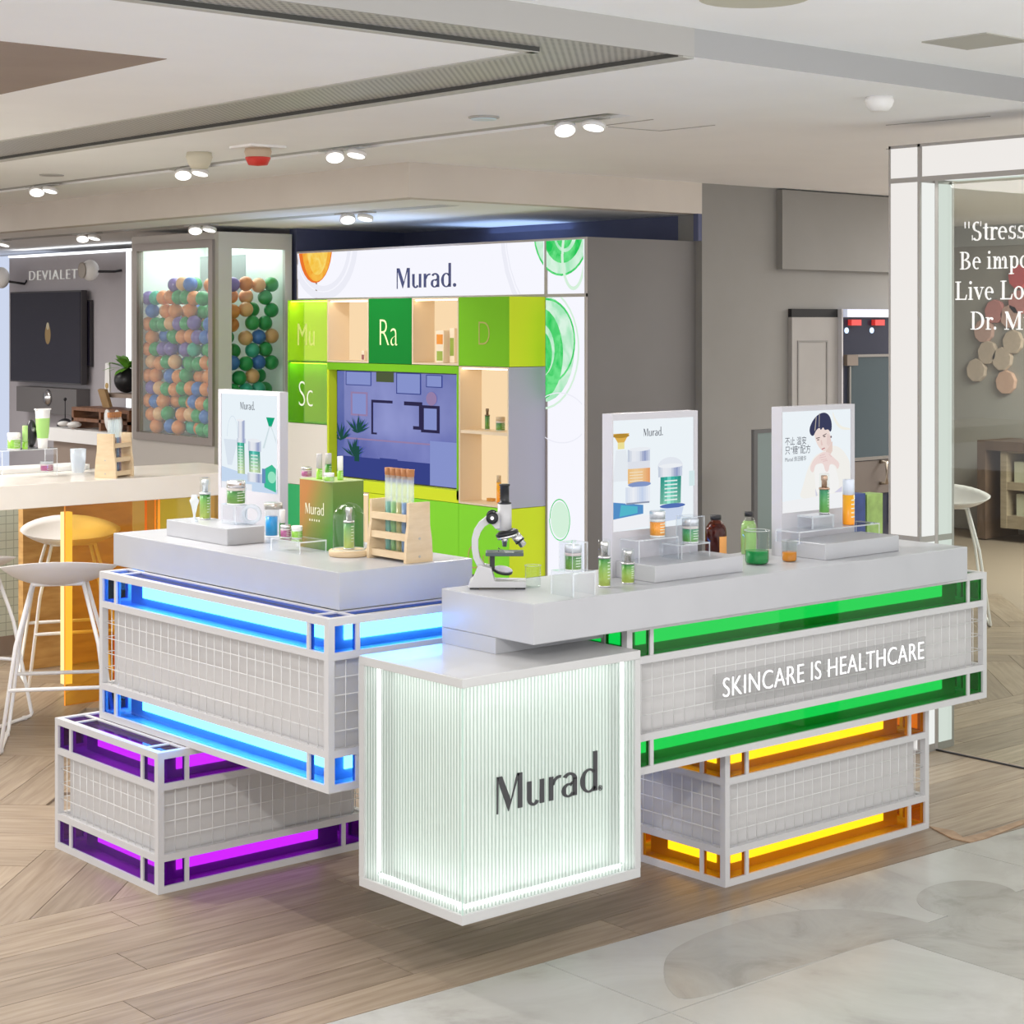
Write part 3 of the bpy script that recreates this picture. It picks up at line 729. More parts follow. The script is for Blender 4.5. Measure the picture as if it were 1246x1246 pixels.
def ap(p, mi, box=None):
    """draw a flat outline given in (v, z) of the unit's front; clipped to one lit panel"""
    if box:
        p = clipr(p, *box)
    if len(p) < 3: return
    NS[0] += 1; e = -.0006 - .00012*NS[0]
    (arts[0] if box is bs else arts[1] if box is bc else arts[2]).poly([(e, a-UV0, b) for a, b in p], mi)
bs = (VB+.013, UV1-.012, SB+.013, UZ-.013); bc = (UV0+.013, VB-.013, SB+.013, UZ-.013); bu = (UV0+.013, VB-.013, .1, SB-.008)
def ringpieces(cx, cy, rx, ry, t, mi, box, n=36):
    for k in range(n):
        ap(ringpoly(cx, cy, rx, ry, t, 360*k/n, 360*(k+1)/n, 1), mi, box)
for c_, r_, t_ in (((9.78, 2.20), .37, .05), ((9.78, 2.19), .30, .035)): ringpieces(*c_, r_, r_*.95, t_, 3, bs)
ap(ell(9.87, 2.20, .19, .24), 1, bs); ap(ell(9.855, 2.20, .165, .23), 0, bs); ap(ell(9.845, 2.21, .12, .20), 2, bs)
ap(ell(9.68, 2.10, .012, .02), 9, bs)
for c_, r_, t_ in (((7.30, 2.22), .72, .035), ((7.33, 2.22), .645, .008)): ringpieces(*c_, r_, r_*.95, t_, 3, bs)
for bx in (bs, bc):
    ap(ell(7.50, 2.22, .235, .26), 6, bx); ringpieces(7.50, 2.22, .235, .26, .012, 4, bx)
    ap(ell(7.49, 2.23, .17, .20), 4, bx); ap(ell(7.47, 2.22, .10, .13), 6, bx); ap(ell(7.475, 2.21, .075, .10), 4, bx)
ringpieces(7.40, 2.08, .10, .20, .02, 8, bc)
ap(ell(7.66, 1.56, .27, .30), 6, bu); ringpieces(7.66, 1.56, .31, .34, .012, 8, bu)
ap(ell(7.68, 1.53, .20, .26), 4, bu); ap(ell(7.67, 1.55, .12, .15), 6, bu); ap(ell(7.67, 1.53, .10, .13), 4, bu); ap(ell(7.70, 1.52, .05, .07), 5, bu)
ringpieces(7.62, 1.60, .24, .24, .012, 4, bu)
ringpieces(7.50, 1.18, .22, .14, .006, 3, bu)
ap(ell(7.50, .62, .075, .10), 8, bu); ringpieces(7.50, .62, .085, .115, .006, 4, bu)
for a_ in arts: raw('printed_artwork', a_, cols, un)['kind'] = 'stuff'
sg = MB(); pA, pB = pu(483, 349, UW), pu(556, 347, UW)
nat = (.70+.52+.32+.47+.52+.15)
letter_parts('Murad.', .172, logo_glyph, un, mat('navy_letter', (.04, .05, .16), .4), frame_m((-.004, pA.y-UV0, 1.915), (0, -1, 0), (0, 0, 1)), .003, abs(pA.y-pB.y)/(nat*.172))

# ---- boxes of the grid: each a unit that projects from the wall
ZR = (1.848, 1.460, 1.072, .684, .296)
VC = (VB, 8.072, 8.504, 8.926, 9.357, 9.791)                 # columns from right to left
lime_a = acrylic('lime_acrylic', (.80, .97, .30), .6, .03, .25, (.62, .90, .06)); lime_e = mat('lime_edge', (.78, .95, .10), .3, emit=(.7, .95, .1), es=.25)
grn_a = acrylic('green_acrylic_box', (.62, .88, .12), .6, .03, .35, (.30, .70, .03))
niche_w = mat('warm_niche', (.80, .66, .48), .5)
emer = mat('emerald_board', (.004, .24, .03), .6, spec=.15)
leaf = mat('leaf_green_board', (.20, .55, .018), .6, spec=.15)
lime = mat('lime_board', (.68, .82, .03), .6, spec=.15)
brite = mat('bright_green_board', (.25, .74, .04), .6, spec=.15)
warm_led = glow('niche_led', (1.0, .80, .52), 8)
def cube_box(label, c, r, kind, front=None, side=None, rows=1, cols_=1):
    v0, v1 = VC[c], VC[c+cols_]; z1, z0 = ZR[r], ZR[r+rows]
    g = .0015; v0 += g; v1 -= g; z0 += g; z1 -= g
    t = thing('grid_box', label, 'display box', (UC, v0, z0)); W_, H_ = v1-v0, z1-z0; Dp = UW-UC-.002
    if kind == 'board':
        MB().box(.006, Dp, .006, W_, 0, H_).build('body', side, t)
        MB().box(0, .006, 0, W_, 0, H_).build('front_panel', front, t)
        MB().box(.006, Dp, 0, .006, 0, H_).build('side_panel', side, t)
    elif kind == 'niche':
        th = .010
        for a in ((0, Dp, 0, th, 0, H_), (0, Dp, W_-th, W_, 0, H_), (0, Dp, th, W_-th, 0, th), (0, Dp, th, W_-th, H_-th, H_), ):
            MB().box(*a).build('board', front, t)
        MB().box(.16, .17, th, W_-th, th, H_-th).build('glowing_back', glow('added_niche_glow', (1.0, .74, .45), .95), t)  # self-glowing back added to brighten the niche
        MB().box(.02, .03, th, W_-th, H_-th-.006, H_-th).build('led_strip', warm_led, t)
        if side: MB().box(.0, Dp, -.0012, -.0002, 0, H_).build('side_panel', side, t)
        if rows > 1: MB().box(.004, .159, th, W_-th, H_/2+.01, H_/2+.028).build('shelf', front, t)
    elif kind == 'clear':
        th = .006
        MB().slab(0, th, 0, W_, 0, H_).build('front_panel', [front, lime_e], t)
        inn = lime if front is lime_a else leaf
        MB().box(th, Dp, 0, th, 0, H_).build('side_panel', inn, t)
        MB().box(th, Dp, W_-th, W_, 0, H_).build('side_panel', inn, t)
        MB().box(th, Dp, th, W_-th, 0, th).build('bottom_panel', inn, t)
        MB().box(th, Dp, th, W_-th, H_-th, H_).build('top_panel', inn, t)
        MB().box(.09, .094, th+.03, W_-th-.05, th, H_-th).build('printed_back', side, t)  # print glows by itself, standing in for light inside the box
        MB().box(.02, .06, th, W_-th, H_-th-.006, H_-th-.001).build('led_strip', glow('box_led', (1, 1, .95), 9), t)
    return t
def box_letter(t, s, h, x, z, m, sx=.82, off=-.0045):
    text_obj('letter', s, h, frame_m((-.0015, x, z), (0, -1, 0), (0, 0, 1)), m, t, .0005, sx, offset=off)
pale = mat('pale_letter', (.85, .90, .45), .4, emit=(.85, .9, .5), es=.35)
tan_l = mat('tan_letter', (.45, .42, .10), .4)
lav = mat('lavender_board', (.42, .42, .51), .35)
b = cube_box('clear lime box with faint letters, top left of the glowing grid', 4, 0, 'clear', lime_a, glow('yellow_print_glow', (.93, .86, .16), .9))
box_letter(b, 'Mu', .20, .33, .10, mat('faint_letter', (.80, .93, .25), .4), off=0)
cube_box('warm lit niche between the lime box and the dark green Ra box', 3, 0, 'niche', niche_w)
b = cube_box('dark emerald box with pale letters Ra', 2, 0, 'board', emer, emer); box_letter(b, 'Ra', .235, .325, .105, pale)
cube_box('warm lit niche holding small boxed products, right of the Ra box', 1, 0, 'niche', niche_w)
b = cube_box('leaf green box with letter D and a lime yellow side, top right of the grid', 0, 0, 'board', leaf, lime); box_letter(b, 'D', .20, .27, .115, tan_l)
b = cube_box('green translucent box with white letters Sc, left of the screen', 4, 1, 'clear', grn_a, glow('gold_print_glow', (.86, .62, .04), .85)); box_letter(b, 'Sc', .235, .315, .105, mat('white_letter', (.92, .95, .85), .4, emit=(.9, .95, .8), es=.2))
cube_box('plain white box under the Sc box', 4, 2, 'board', mat('warm_white_board', (.86, .82, .74), .4), MATS['warm_white_board'])
cube_box('emerald box at the bottom left of the grid, mostly hidden', 4, 3, 'board', mat('emerald_light_board', (.03, .50, .16), .3), emer)
cube_box('warm lit niche with one shelf, right of the screen', 0, 1, 'niche', niche_w, lav, rows=2)
cube_box('narrow warm niche at the bottom of the grid', 3, 3, 'niche', niche_w)
b = cube_box('lime box below the screen, behind the test tube rack', 2, 3, 'board', lime, lime)
b = cube_box('bright green box with a thin letter N, below the screen', 1, 3, 'board', brite, leaf); box_letter(b, 'N', .20, .40, .10, tan_l, .7)
b = cube_box('bright green box with letters Ou and a lime side, behind the microscope', 0, 3, 'board', brite, lime); box_letter(b, 'Ou', .20, .36, .03, tan_l, .8)

# ---- screen in its green surround
sv0, sv1, sz0, sz1 = VC[1], VC[4], ZR[3], ZR[1]
fr = thing('screen_surround', 'lime green box surround framing the wall screen', 'frame', (UC, sv0, sz0))
W_, H_ = sv1-sv0, sz1-sz0; Dp = .09
MB().box(.0, Dp, .0015, W_-.0015, H_-.045, H_-.0015).build('top_board', leaf, fr)
MB().box(.0, Dp, .0015, W_-.0015, .0015, .070).build('bottom_board', lime, fr)
MB().box(.0, Dp, W_-.018, W_-.0015, .018, H_-.045).build('side_board', lime, fr)
MB().box(.0, Dp, .0015, .018, .018, H_-.045).build('side_board', leaf, fr)
tv = thing('wall_screen', 'large flat screen showing a violet blue room, in the lime surround', 'screen', (UC+.055, sv0+.0185, sz0+.0705))
MB().box(.006, .030, 0, W_-.037, 0, H_-.1165).build('casing', mat('tv_black', (.02, .02, .025), .3), tv)
scr = bpy.data.materials.new('screen_picture'); scr.use_nodes = True; nt = scr.node_tree
b_ = nt.nodes['Principled BSDF']; b_.inputs['Base Color'].default_value = (.02, .02, .03, 1); b_.inputs['Roughness'].default_value = .08
tc = nt.nodes.new('ShaderNodeTexCoord'); no = nt.nodes.new('ShaderNodeTexNoise'); no.inputs['Scale'].default_value = 2.2; no.inputs['Detail'].default_value = 3
cr = nt.nodes.new('ShaderNodeValToRGB'); cr.color_ramp.elements[0].position = .3; cr.color_ramp.elements[1].position = .75
cr.color_ramp.elements[0].color = (.055, .085, .40, 1); cr.color_ramp.elements[1].color = (.20, .24, .62, 1)
nt.links.new(tc.outputs['Object'], no.inputs['Vector']); nt.links.new(no.outputs['Fac'], cr.inputs[0]); nt.links.new(cr.outputs[0], b_.inputs['Emission Color']); b_.inputs['Emission Strength'].default_value = .8
SW, SH = W_-.037, H_-.1165
MB().box(.003, .006, .008, SW-.008, .008, SH-.008).build('display', scr, tv)
pic = MB(); pc = [glow('pic_dark', (.035, .03, .09), .8), glow('pic_light', (.30, .36, .75), .8), glow('pic_green', (.02, .09, .07), .8), glow('pic_mauve', (.42, .30, .55), .7), glow('pic_olive', (.10, .13, .06), .8), glow('pic_deep', (.05, .07, .30), .8)]
pn = [0]
def pp_(pts, mi):
    pn[0] += 1; pic.poly([(.0028-.0001*pn[0], SW*(1-x), SH*y) for x, y in pts], mi)
def pframe(x0, y0, x1, y1, t, mi, inner=1):
    pp_(rect(x0, y0, x1, y1), mi); pp_(rect(x0+t, y0+t*1.2, x1-t, y1-t*1.2), inner)
pp_(rect(.005, .36, .995, .375), 3); pp_(rect(.005, .01, .995, .20), 5)
pframe(.12, .58, .26, .80, .014, 3); pframe(.68, .47, .82, .71, .022, 0)
for r_ in (rect(.29, .71, .46, .735), rect(.29, .42, .305, .735), rect(.29, .42, .335, .437), rect(.55, .70, .69, .735), rect(.665, .49, .69, .735), rect(.62, .49, .69, .52)): pp_(r_, 0)
pframe(.33, .90, .47, .99, .016, 4, 4); pframe(.49, .80, .68, .99, .007, 5, 1); pframe(.08, .86, .29, .99, .006, 5, 1); pframe(.72, .87, .84, .98, .006, 5, 1)
pp_(ell(.76, .77, .04, .06), 3); pp_(rect(.36, .16, .50, .17), 5); pp_(rect(.36, .20, .50, .21), 5); pp_(rect(.40, .10, .42, .20), 5); pp_(rect(.75, .01, .99, .40), 1)
random.seed(3)
for k in range(60):
    bx, by = random.choice(((.04, .34), (.15, .20), (.18, .42))); a = R(random.uniform(20, 160)); l = random.uniform(.08, .20)
    ex, ey = bx + l*math.cos(a)*.6, by + l*math.sin(a); nx, ny = -math.sin(a)*.008, math.cos(a)*.008
    pp_([(max(.008, p[0]), p[1]) for p in ((bx, by), ((bx+ex)/2+nx, (by+ey)/2+ny), (ex, ey), ((bx+ex)/2-nx, (by+ey)/2-ny))], 2)
pp_(rect(.16, .16, .20, .30), 2)
raw('screen_image', pic, pc, tv)
# ================================================================== THINGS ON THE COUNTERS
silver = mat('silver_cap', (.72, .70, .71), .22, .9)
frost = mat('frosted_silver', (.66, .68, .72), .3, .5)
wplast = mat('white_plastic', (.85, .84, .83), .35)
blackp = mat('black_plastic', (.015, .015, .018), .35)
clear = acrylic('clear_acrylic', (.965, .975, .985), .9, .02)
clear_e = acrylic('clear_acrylic_edge', (.80, .86, .92), .8, .1, .55, (.93, .95, .98))
glassm = acrylic('clear_glass', (.955, .975, .965), .95, .01)
print_w = mat('white_print', (.72, .80, .66), .5)
birch = noisy('birch_wood', (.60, .45, .28), (.68, .53, .345), 10, .5, (1, 1, 4))
RZL = -PI/2                                                   # a thing that faces the left-hand side

PAL = {'green': ((.50, .60, .09), (.015, .23, .035)), 'teal': ((.12, .42, .03), (.01, .25, .12)), 'orange': ((.85, .33, .02), (.80, .27, .012)),
       'amber': ((.90, .30, .01), (.85, .42, .02)), 'deep': ((.16, .36, .02), (.01, .16, .02)), 'blue': ((.02, .36, .75), (.01, .30, .72)), 'pink': ((.45, .10, .25), (.35, .06, .22)), 'lime': ((.30, .62, .05), (.25, .55, .04))}
def lab(pal, h): return zgrad('label_%s_%d' % (pal, round(h*400)), *PAL[pal], 0, h, .3)

def lines_print(t, r, z0, z1, n, a0=-2.0, a1=-.9):
    """rows of small print wrapped on the front of a round pack"""
    mb = MB()
    for k in range(n):
        z = z1 - (z1-z0)*(k+.5)/n; hh = (z1-z0)/n*.13; e = a1 - (.35 if k % 2 else 0)
        for j in range(4):
            b0 = a0 + (e-a0)*j/4; b1 = a0 + (e-a0)*(j+1)/4
            mb.poly([(r*math.cos(b0), r*math.sin(b0), z-hh), (r*math.cos(b1), r*math.sin(b1), z-hh), (r*math.cos(b1), r*math.sin(b1), z+hh), (r*math.cos(b0), r*math.sin(b0), z+hh)])
    raw('label_print', mb, [print_w], t)

def serum(label, p, h, r, pal='green', capm=None, over=True, bf=.60, group=None):
    t = thing('serum_bottle', label, 'bottle', p, group=group); hb = h*bf
    MB().lathe([(r*.97, 0), (r*.97, h*.035)], 20).build('base', silver, t)
    lb = MB().lathe([(r*.90, h*.035), (r*.90, hb)], 20).build('label', lab(pal, hb), t)
    MB().lathe([(r, h*.01), (r, hb+.002)], 20, caps=False).build('outer_shell', glassm, t)
    MB().lathe([(r*1.0, hb), (r*1.0, hb+h*.035), (r*.9, hb+h*.05)], 20).build('collar', capm or silver, t)
    MB().lathe([(r*.52, hb+h*.05), (r*.52, h*.82), (r*.62, h*.83), (r*.62, h*.93), (r*.5, h*.95)], 16).build('pump', capm or silver, t)
    if over: MB().lathe([(r*.93, hb+h*.05), (r*.93, h-.001), (r*.85, h)], 20).build('overcap', glassm, t)
    lines_print(lb, r*.915, hb*.25, hb*.92, 6, -1.75, -.95)
    return t
def tube_bottle(label, p, h, r, pal='green', capm=None, bf=.55):
    t = thing('tube_bottle', label, 'bottle', p); hb = h*bf
    lb = MB().lathe([(r*.95, 0), (r, h*.02), (r, hb)], 20).build('body', lab(pal, hb), t)
    MB().lathe([(r*.97, hb), (r*.97, h-.002), (r*.9, h)], 20).build('cap', capm or wplast, t)
    lines_print(lb, r*1.01, hb*.2, hb*.9, 5)
    return t
def jar(label, p, h, r, pal='green', lidm=None, midm=None, case=False):
    t = thing('cream_jar', label, 'jar', p)
    MB().lathe([(r*.88, 0), (r*.88, h*.05)], 24).build('base', wplast, t)
    lb = MB().lathe([(r*.88, h*.05), (r*.88, h*.58)], 24).build('label', lab(pal, h*.58), t)
    MB().lathe([(r*.88, h*.58), (r*.88, h*.70)], 24).build('neck_band', midm or mat('pinkish_band', (.70, .62, .60), .35), t)
    MB().lathe([(r*.92, h*.70), (r*.92, h*.97), (r*.86, h)], 24).build('lid', lidm or silver, t)
    MB().lathe([(r, 0), (r, h*.69)], 24, caps=False).build('outer_shell', glassm, t)
    lines_print(lb, r*.90, h*.12, h*.55, 4)
    if case:
        c = r*1.12; e = .0025
        for a in ((-c, c, -c, -c+e, 0, h*1.12), (-c, c, c-e, c, 0, h*1.12), (-c, -c+e, -c+e, c-e, 0, h*1.12), (c-e, c, -c+e, c-e, 0, h*1.12), (-c+e, c-e, -c+e, c-e, h*1.12-e, h*1.12)):
            MB().slab(*a).build('clear_case', [clear, clear_e], t)
    return t
def riser(label, p, a, b, h, th=.0045, solid=False):
    """clear stand: p is the corner nearest to the front, a along X, b along Y"""
    t = thing('acrylic_riser', label, 'display riser', p)
    if solid: MB().box(0, a, 0, b, 0, h).build('block', clear, t); 
    MB().slab(0, a, 0, b, h-th, h-.0002).build('top_plate', [clear, clear_e], t)
    MB().slab(0, th, 0, b, 0, h-th).build('side_plate', [clear, clear_e], t)
    MB().slab(a-th, a, 0, b, 0, h-th).build('side_plate', [clear, clear_e], t)
    if solid: MB().slab(th, a-th, 0, th, 0, h-th).build('front_plate', [clear, clear_e], t)
    return t
def beaker(label, p, h, r, liq=None, lf=.4, lipm=None):
    t = thing('beaker', label, 'beaker', p)
    pr = [(r*.86, 0), (r*.97, h*.04), (r, h*.10), (r, h*.92), (r*1.07, h*.985), (r*1.07, h), (r*.965, h*.985), (r*.95, h*.92), (r*.95, h*.10), (r*.90, h*.05), (r*.80, h*.03)]
    MB().lathe(pr, 28, caps=False).lathe([(r*.86, 0), (r*.80, h*.03)], 28).build('glass', glassm, t)
    MB().lathe([(r*1.03, h*.975), (r*1.08, h*.985), (r*1.03, h*.995)], 28, caps=False).build('rim', clear_e, t)
    if liq: MB().lathe([(r*.78, h*.032), (r*.89, h*.055), (r*.94, h*.105), (r*.94, h*lf)], 28).build('liquid', liq, t)
    mb = MB()
    for k in range(4): mb.poly([(r*1.004*math.cos(a), r*1.004*math.sin(a), h*(.45+.12*k)+dz) for a, dz in ((-1.25, -.0006), (-1.0, -.0006), (-1.0, .0006), (-1.25, .0006))])
    raw('graduation', mb, [print_w], t)['kind'] = 'stuff'
    return t
liq_g = mat('green_liquid', (.0, .30, .06), .08, trans=.35, ior=1.33); liq_a = mat('amber_liquid', (.80, .30, .01), .08, trans=.4, ior=1.33)

def plinth(label, pf, a, b, h, rz=0):
    o = MB().box(0, a, 0, b, 0, h).build('plinth', stone, None, pf, rz, bevel=.002); return tag(o, label, 'display plinth')

# ---------------------------------------------------------------- lit signs
def light_sign(label, p, rz, W_, H_, th, scr_, art_fn, bgc):
    t = thing('lit_poster_stand', label, 'sign', p, rz)
    x0, x1, z0, z1 = scr_
    fm = mat('sign_frame', (.52, .51, .55), .35)
    MB().box(0, x0, 0, th, 0, H_).box(x1, W_, 0, th, 0, H_).box(x0, x1, 0, th, z1, H_).box(x0, x1, 0, th, 0, z0).box(x0, x1, .012, th, z0, z1).build('housing', fm, t)
    bgm = glow('poster_ground_%.2f' % bgc[0], bgc, .97)
    MB().box(x0, x1, .003, .010, z0, z1).build('lit_panel', bgm, t)
    mb = MB(); ms = []; n = [0]
    def put(pts, c, s_=.9):
        pts = clipr(list(pts), 0, 1, 0, 1)
        if len(pts) < 3: return
        nm = 'poster_%02d_%02d_%02d' % tuple(int(round(k*60)) for k in c); m = glow(nm, c, s_)
        if m not in ms: ms.append(m)
        n[0] += 1; mb.poly([(x0+(x1-x0)*a, .0029-.00004*n[0], z0+(z1-z0)*b) for a, b in pts], ms.index(m))
    art_fn(put)
    raw('poster_print', mb, ms, t)
    return t, x0, x1, z0, z1
def cyl_art(put, x0, x1, y0, y1, cols_):
    n = 11
    for k in range(n):
        f = (k+.5)/n*(len(cols_)-1); i = min(int(f), len(cols_)-2); f -= i
        put(rect(x0+(x1-x0)*k/n, y0, x0+(x1-x0)*(k+1)/n, y1), tuple(a*(1-f)+b*f for a, b in zip(cols_[i], cols_[i+1])))
def col_art(put, x0, x1, y0, y1, cb_, ct_):
    n = 9
    for k in range(n):
        f = (k+.5)/n; c = tuple(a*(1-f)+b*f for a, b in zip(cb_, ct_)); ya, yb = y0+(y1-y0)*k/n, y0+(y1-y0)*(k+1)/n
        for j, g_ in enumerate((.72, .95, 1.25, 1.05, .85, .68)): put(rect(x0+(x1-x0)*j/6, ya, x0+(x1-x0)*(j+1)/6, yb), tuple(min(1, a*g_+(.10 if j == 2 else 0)) for a in c))

SIL = [(.55, .62, .75), (.90, .92, .97), (.80, .84, .92), (.30, .36, .60), (.70, .76, .88)]
def art_green(put):
    put([(0, 0), (1, 0), (1, .04), (.75, .12), (.45, .17), (0, .23)], (.62, .76, .95)); put(rect(0, 0, .55, .07), (.93, .95, 1.0))
    put(ringpoly(.20, .55, .10, .22, .006, 0, 180), (.70, .80, .90)); put([(.11, .25), (.19, .25), (.30, .52), (.04, .52)], (.78, .86, .95))
    cyl_art(put, .30, .43, .52, .73, SIL); cyl_art(put, .285, .445, .49, .54, SIL)
    col_art(put, .30, .43, .17, .495, (.72, .86, .50), (.04, .50, .38))
    for k in range(9): put(rect(.32, .21+.03*k, .40, .218+.03*k), (.80, .92, .88))
    cyl_art(put, .50, .73, .42, .53, SIL)
    col_art(put, .52, .72, .20, .42, (.66, .84, .50), (.04, .48, .42)); put(ell(.615, .53, .115, .02), (.90, .93, .98)); put(ell(.365, .73, .065, .012), (.92, .94, .98))
    for k in range(5): put(rect(.56, .23+.035*k, .68, .242+.035*k), (.80, .92, .88))
    cyl_art(put, .50, .76, .10, .19, SIL); put([(.83, .78), (.98, .78), (.92, .68), (.88, .68)], (.01, .42, .22)); put([(.88, .69), (.90, .69), (.80, .46), (.77, .46)], (.70, .82, .86)); put([(.90, .69), (.92, .69), (1, .52), (1, .56)], (.72, .82, .86))
    put([(.80, .06), (1, .02), (1, .26), (.93, .30), (.78, .24)], (.06, .55, .33)); put(ell(.93, .17, .07, .06), (.35, .85, .60)); put(rect(.76, .10, .82, .25), (.15, .30, .55))
def art_orange(put):
    put([(0, .11), (.37, .14), (.37, .22), (0, .265)], (.10, .30, .62)); put([(.08, .13), (.30, .15), (.30, .21), (.10, .235)], (.10, .52, .66)); put([(0, 0), (.55, .03), (.55, .13), (0, .11)], (.95, .96, 1.0))
    put([(.0, .88), (.20, .88), (.14, .80), (.06, .80)], (.80, .48, .10)); put(ell(.10, .86, .10, .02), (.50, .28, .04)); put(rect(.06, .74, .14, .80), (.92, .82, .35)); put([(.04, .73), (.16, .73), (.22, .45), (0, .45)], (.86, .91, .96))
    cyl_art(put, .18, .45, .62, .73, SIL); put(rect(.18, .555, .45, .62), (.80, .83, .90)); cyl_art(put, .18, .45, .42, .555, [(.90, .55, .22), (.95, .66, .34), (.93, .58, .28), (.85, .36, .14)])
    for k in range(4): put(rect(.20, .44+.026*k, .36, .448+.026*k), (.98, .82, .60))
    put(ell(.32, .41, .14, .025), (.25, .34, .62)); cyl_art(put, .15, .45, .24, .39, [(.72, .80, .93), (.93, .95, 1), (.60, .70, .90), (.92, .95, 1)]); put(rect(.16, .235, .44, .25), (.30, .34, .45))
    put(ell(.70, .55, .16, .09), (.84, .88, .95)); cyl_art(put, .55, .85, .46, .56, SIL); col_art(put, .57, .83, .21, .46, (.25, .66, .50), (.04, .46, .38)); put(ell(.70, .56, .15, .02), (.92, .95, .99)); put(ell(.315, .73, .135, .018), (.90, .93, .98))
    for k in range(6): put(rect(.62, .24+.035*k, .78, .252+.035*k), (.86, .95, .93))
    put(ell(.72, .19, .16, .022), (.10, .18, .50)); put([(.60, .05), (.82, .06), (.86, .17), (.56, .17)], (.66, .75, .93)); put(rect(.93, .36, 1, .50), (.72, .88, .90))
def art_man(put):
    N0 = lambda *q_: [((a-90)/700, 1-(b-85)/1040) for a, b in q_]
    N = lambda *q_: chaik(N0(*q_)) if len(q_) > 5 else N0(*q_)
    put(N((90, 1010), (790, 940), (790, 1130), (90, 1130)), (.96, .97, .99)); put(N((600, 85), (630, 180), (690, 270), (790, 290), (790, 310), (680, 300), (610, 200)), (.97, .95, .86))
    put(N((255, 1000), (300, 860), (345, 690), (410, 560), (500, 520), (590, 455), (690, 490), (770, 610), (790, 690), (790, 960), (690, 960), (440, 985)), (.97, .955, .91))
    put(N((415, 660), (470, 640), (580, 650), (640, 700), (690, 960), (440, 980), (420, 820)), (.99, .985, .97)); put(N((425, 900), (450, 975), (430, 980)), (.70, .70, .84)); put(N((620, 960), (700, 900), (700, 960)), (.72, .70, .86))
    put(N((545, 440), (600, 420), (600, 520), (570, 570), (530, 530)), (.86, .68, .62))
    put(N((410, 310), (470, 245), (530, 255), (570, 300), (582, 380), (592, 430), (560, 480), (525, 525), (485, 505), (445, 445), (422, 380)), (.93, .78, .73))
    put(N((545, 330), (578, 360), (588, 430), (560, 470), (540, 440)), (.86, .69, .65))
    put(N((372, 335), (362, 275), (390, 200), (440, 135), (510, 105), (562, 132), (592, 205), (594, 295), (577, 322), (556, 286), (520, 300), (505, 258), (480, 300), (468, 262), (430, 295), (405, 357)), (.05, .055, .12))
    put(N((430, 150), (437, 148), (425, 290), (415, 300)), (.50, .46, .40)); put(N((462, 118), (468, 116), (466, 258), (459, 262)), (.50, .46, .40))
    put(N((432, 372), (470, 366), (470, 374), (434, 381)), (.10, .07, .08)); put(N((498, 350), (538, 330), (538, 338), (500, 358)), (.10, .07, .08))
    put([(((p[0]-90)/700), 1-(p[1]-85)/1040) for p in ell(453, 393, 13, 5)], (.12, .08, .08)); put([(((p[0]-90)/700), 1-(p[1]-85)/1040) for p in ell(517, 362, 13, 6)], (.12, .08, .08))
    put(N((478, 400), (488, 395), (500, 452), (482, 455)), (.84, .64, .60)); put(N((487, 490), (520, 478), (522, 488), (492, 500)), (.55, .20, .22)); put([(((p[0]-90)/700), 1-(p[1]-85)/1040) for p in ell(585, 370, 8, 12)], (.20, .15, .18))
    put(N((400, 600), (440, 562), (500, 520), (560, 528), (605, 585), (680, 655), (652, 728), (632, 672), (570, 648), (560, 735), (525, 735), (505, 640), (460, 640), (420, 655), (402, 745), (362, 690)), (.93, .76, .73))
    for a in (((470, 560), (520, 545)), ((465, 580), (530, 572)), ((480, 602), (540, 598)), ((500, 620), (550, 612)), ((560, 545), (590, 580))):
        (xa, ya), (xb, yb) = a; put(N((xa, ya), (xb, yb), (xb, yb+5), (xa, ya+5)), (.78, .52, .52))
def sign_name(t, x0, x1, z0, z1, fx, fz, wfrac):
    mb = MB(); sz = wfrac*(x1-x0)/2.55
    letters('Murad.', sz, logo_glyph, mb, frame_m((x0+(x1-x0)*fx, -.0016, z0+(z1-z0)*fz), (1, 0, 0), (0, 0, 1)), 0, 0, .95)
    raw('name_print', mb, [glow('poster_ink', (.10, .11, .14), .9)], t)

# ================================================================== left worktop
TL = 1.0032
pf = pz(276.6, 664.3, TL); k = mpp(pf); ph = 20.6*k
pe = pu(202.5, 652.9, pf.x); pr_ = pv(322, 655, pf.y)
PLW = pr_.x - pf.x
plinth('low white plinth at the far end of the left worktop, with a lit poster stand', pf, PLW, pe.y-pf.y, ph)
ZP = TL+ph+.0002
s0 = pu(265.6, 620, 3.395); s0.z = TL; s1 = pu(340.6, 640, s0.x); SWd = s0.y-s1.y
Hs = pu(265.6, 473.5, 3.395).z-TL; zq0, zq1 = pu(268, 593, 3.395).z-TL, pu(268, 478.5, 3.395).z-TL
t_, *sr = light_sign('lit poster stand showing green serum and jar, on the left worktop', (s0.x, s0.y, TL), RZL, SWd, Hs, .032, (SWd*.045, SWd*.955, zq0, zq1), art_green, (.84, .92, .97))
sign_name(t_, *sr, .36, .845, .26)
p = pz(249.5, 632, ZP); serum('tall green serum bottle with blue-silver cap at the left end of the left plinth', p, 51*mpp(p), 7*mpp(p), 'green', frost)
p = pz(236.5, 635, ZP); g = thing('glass_funnel', 'small clear glass measure with a waist, beside the green serum on the left plinth', 'glassware', p); k = mpp(p)
MB().lathe([(4.5*k, 0), (4.5*k, 1.5*k), (1.5*k, 4*k), (1.6*k, 9*k), (4*k, 20*k), (6*k, 26*k), (4*k, 29*k), (3.6*k, 33*k)], 18, caps=False).build('glass', clear_e, g)
pc = pz(285.5, 639, ZP); k = mpp(pc); ra_, rb = 14*k/.757, 20*k/.653
riser('clear acrylic cube under the green jar before the left poster stand', (pc.x, pc.y, ZP), ra_, rb, 24*k, solid=True)
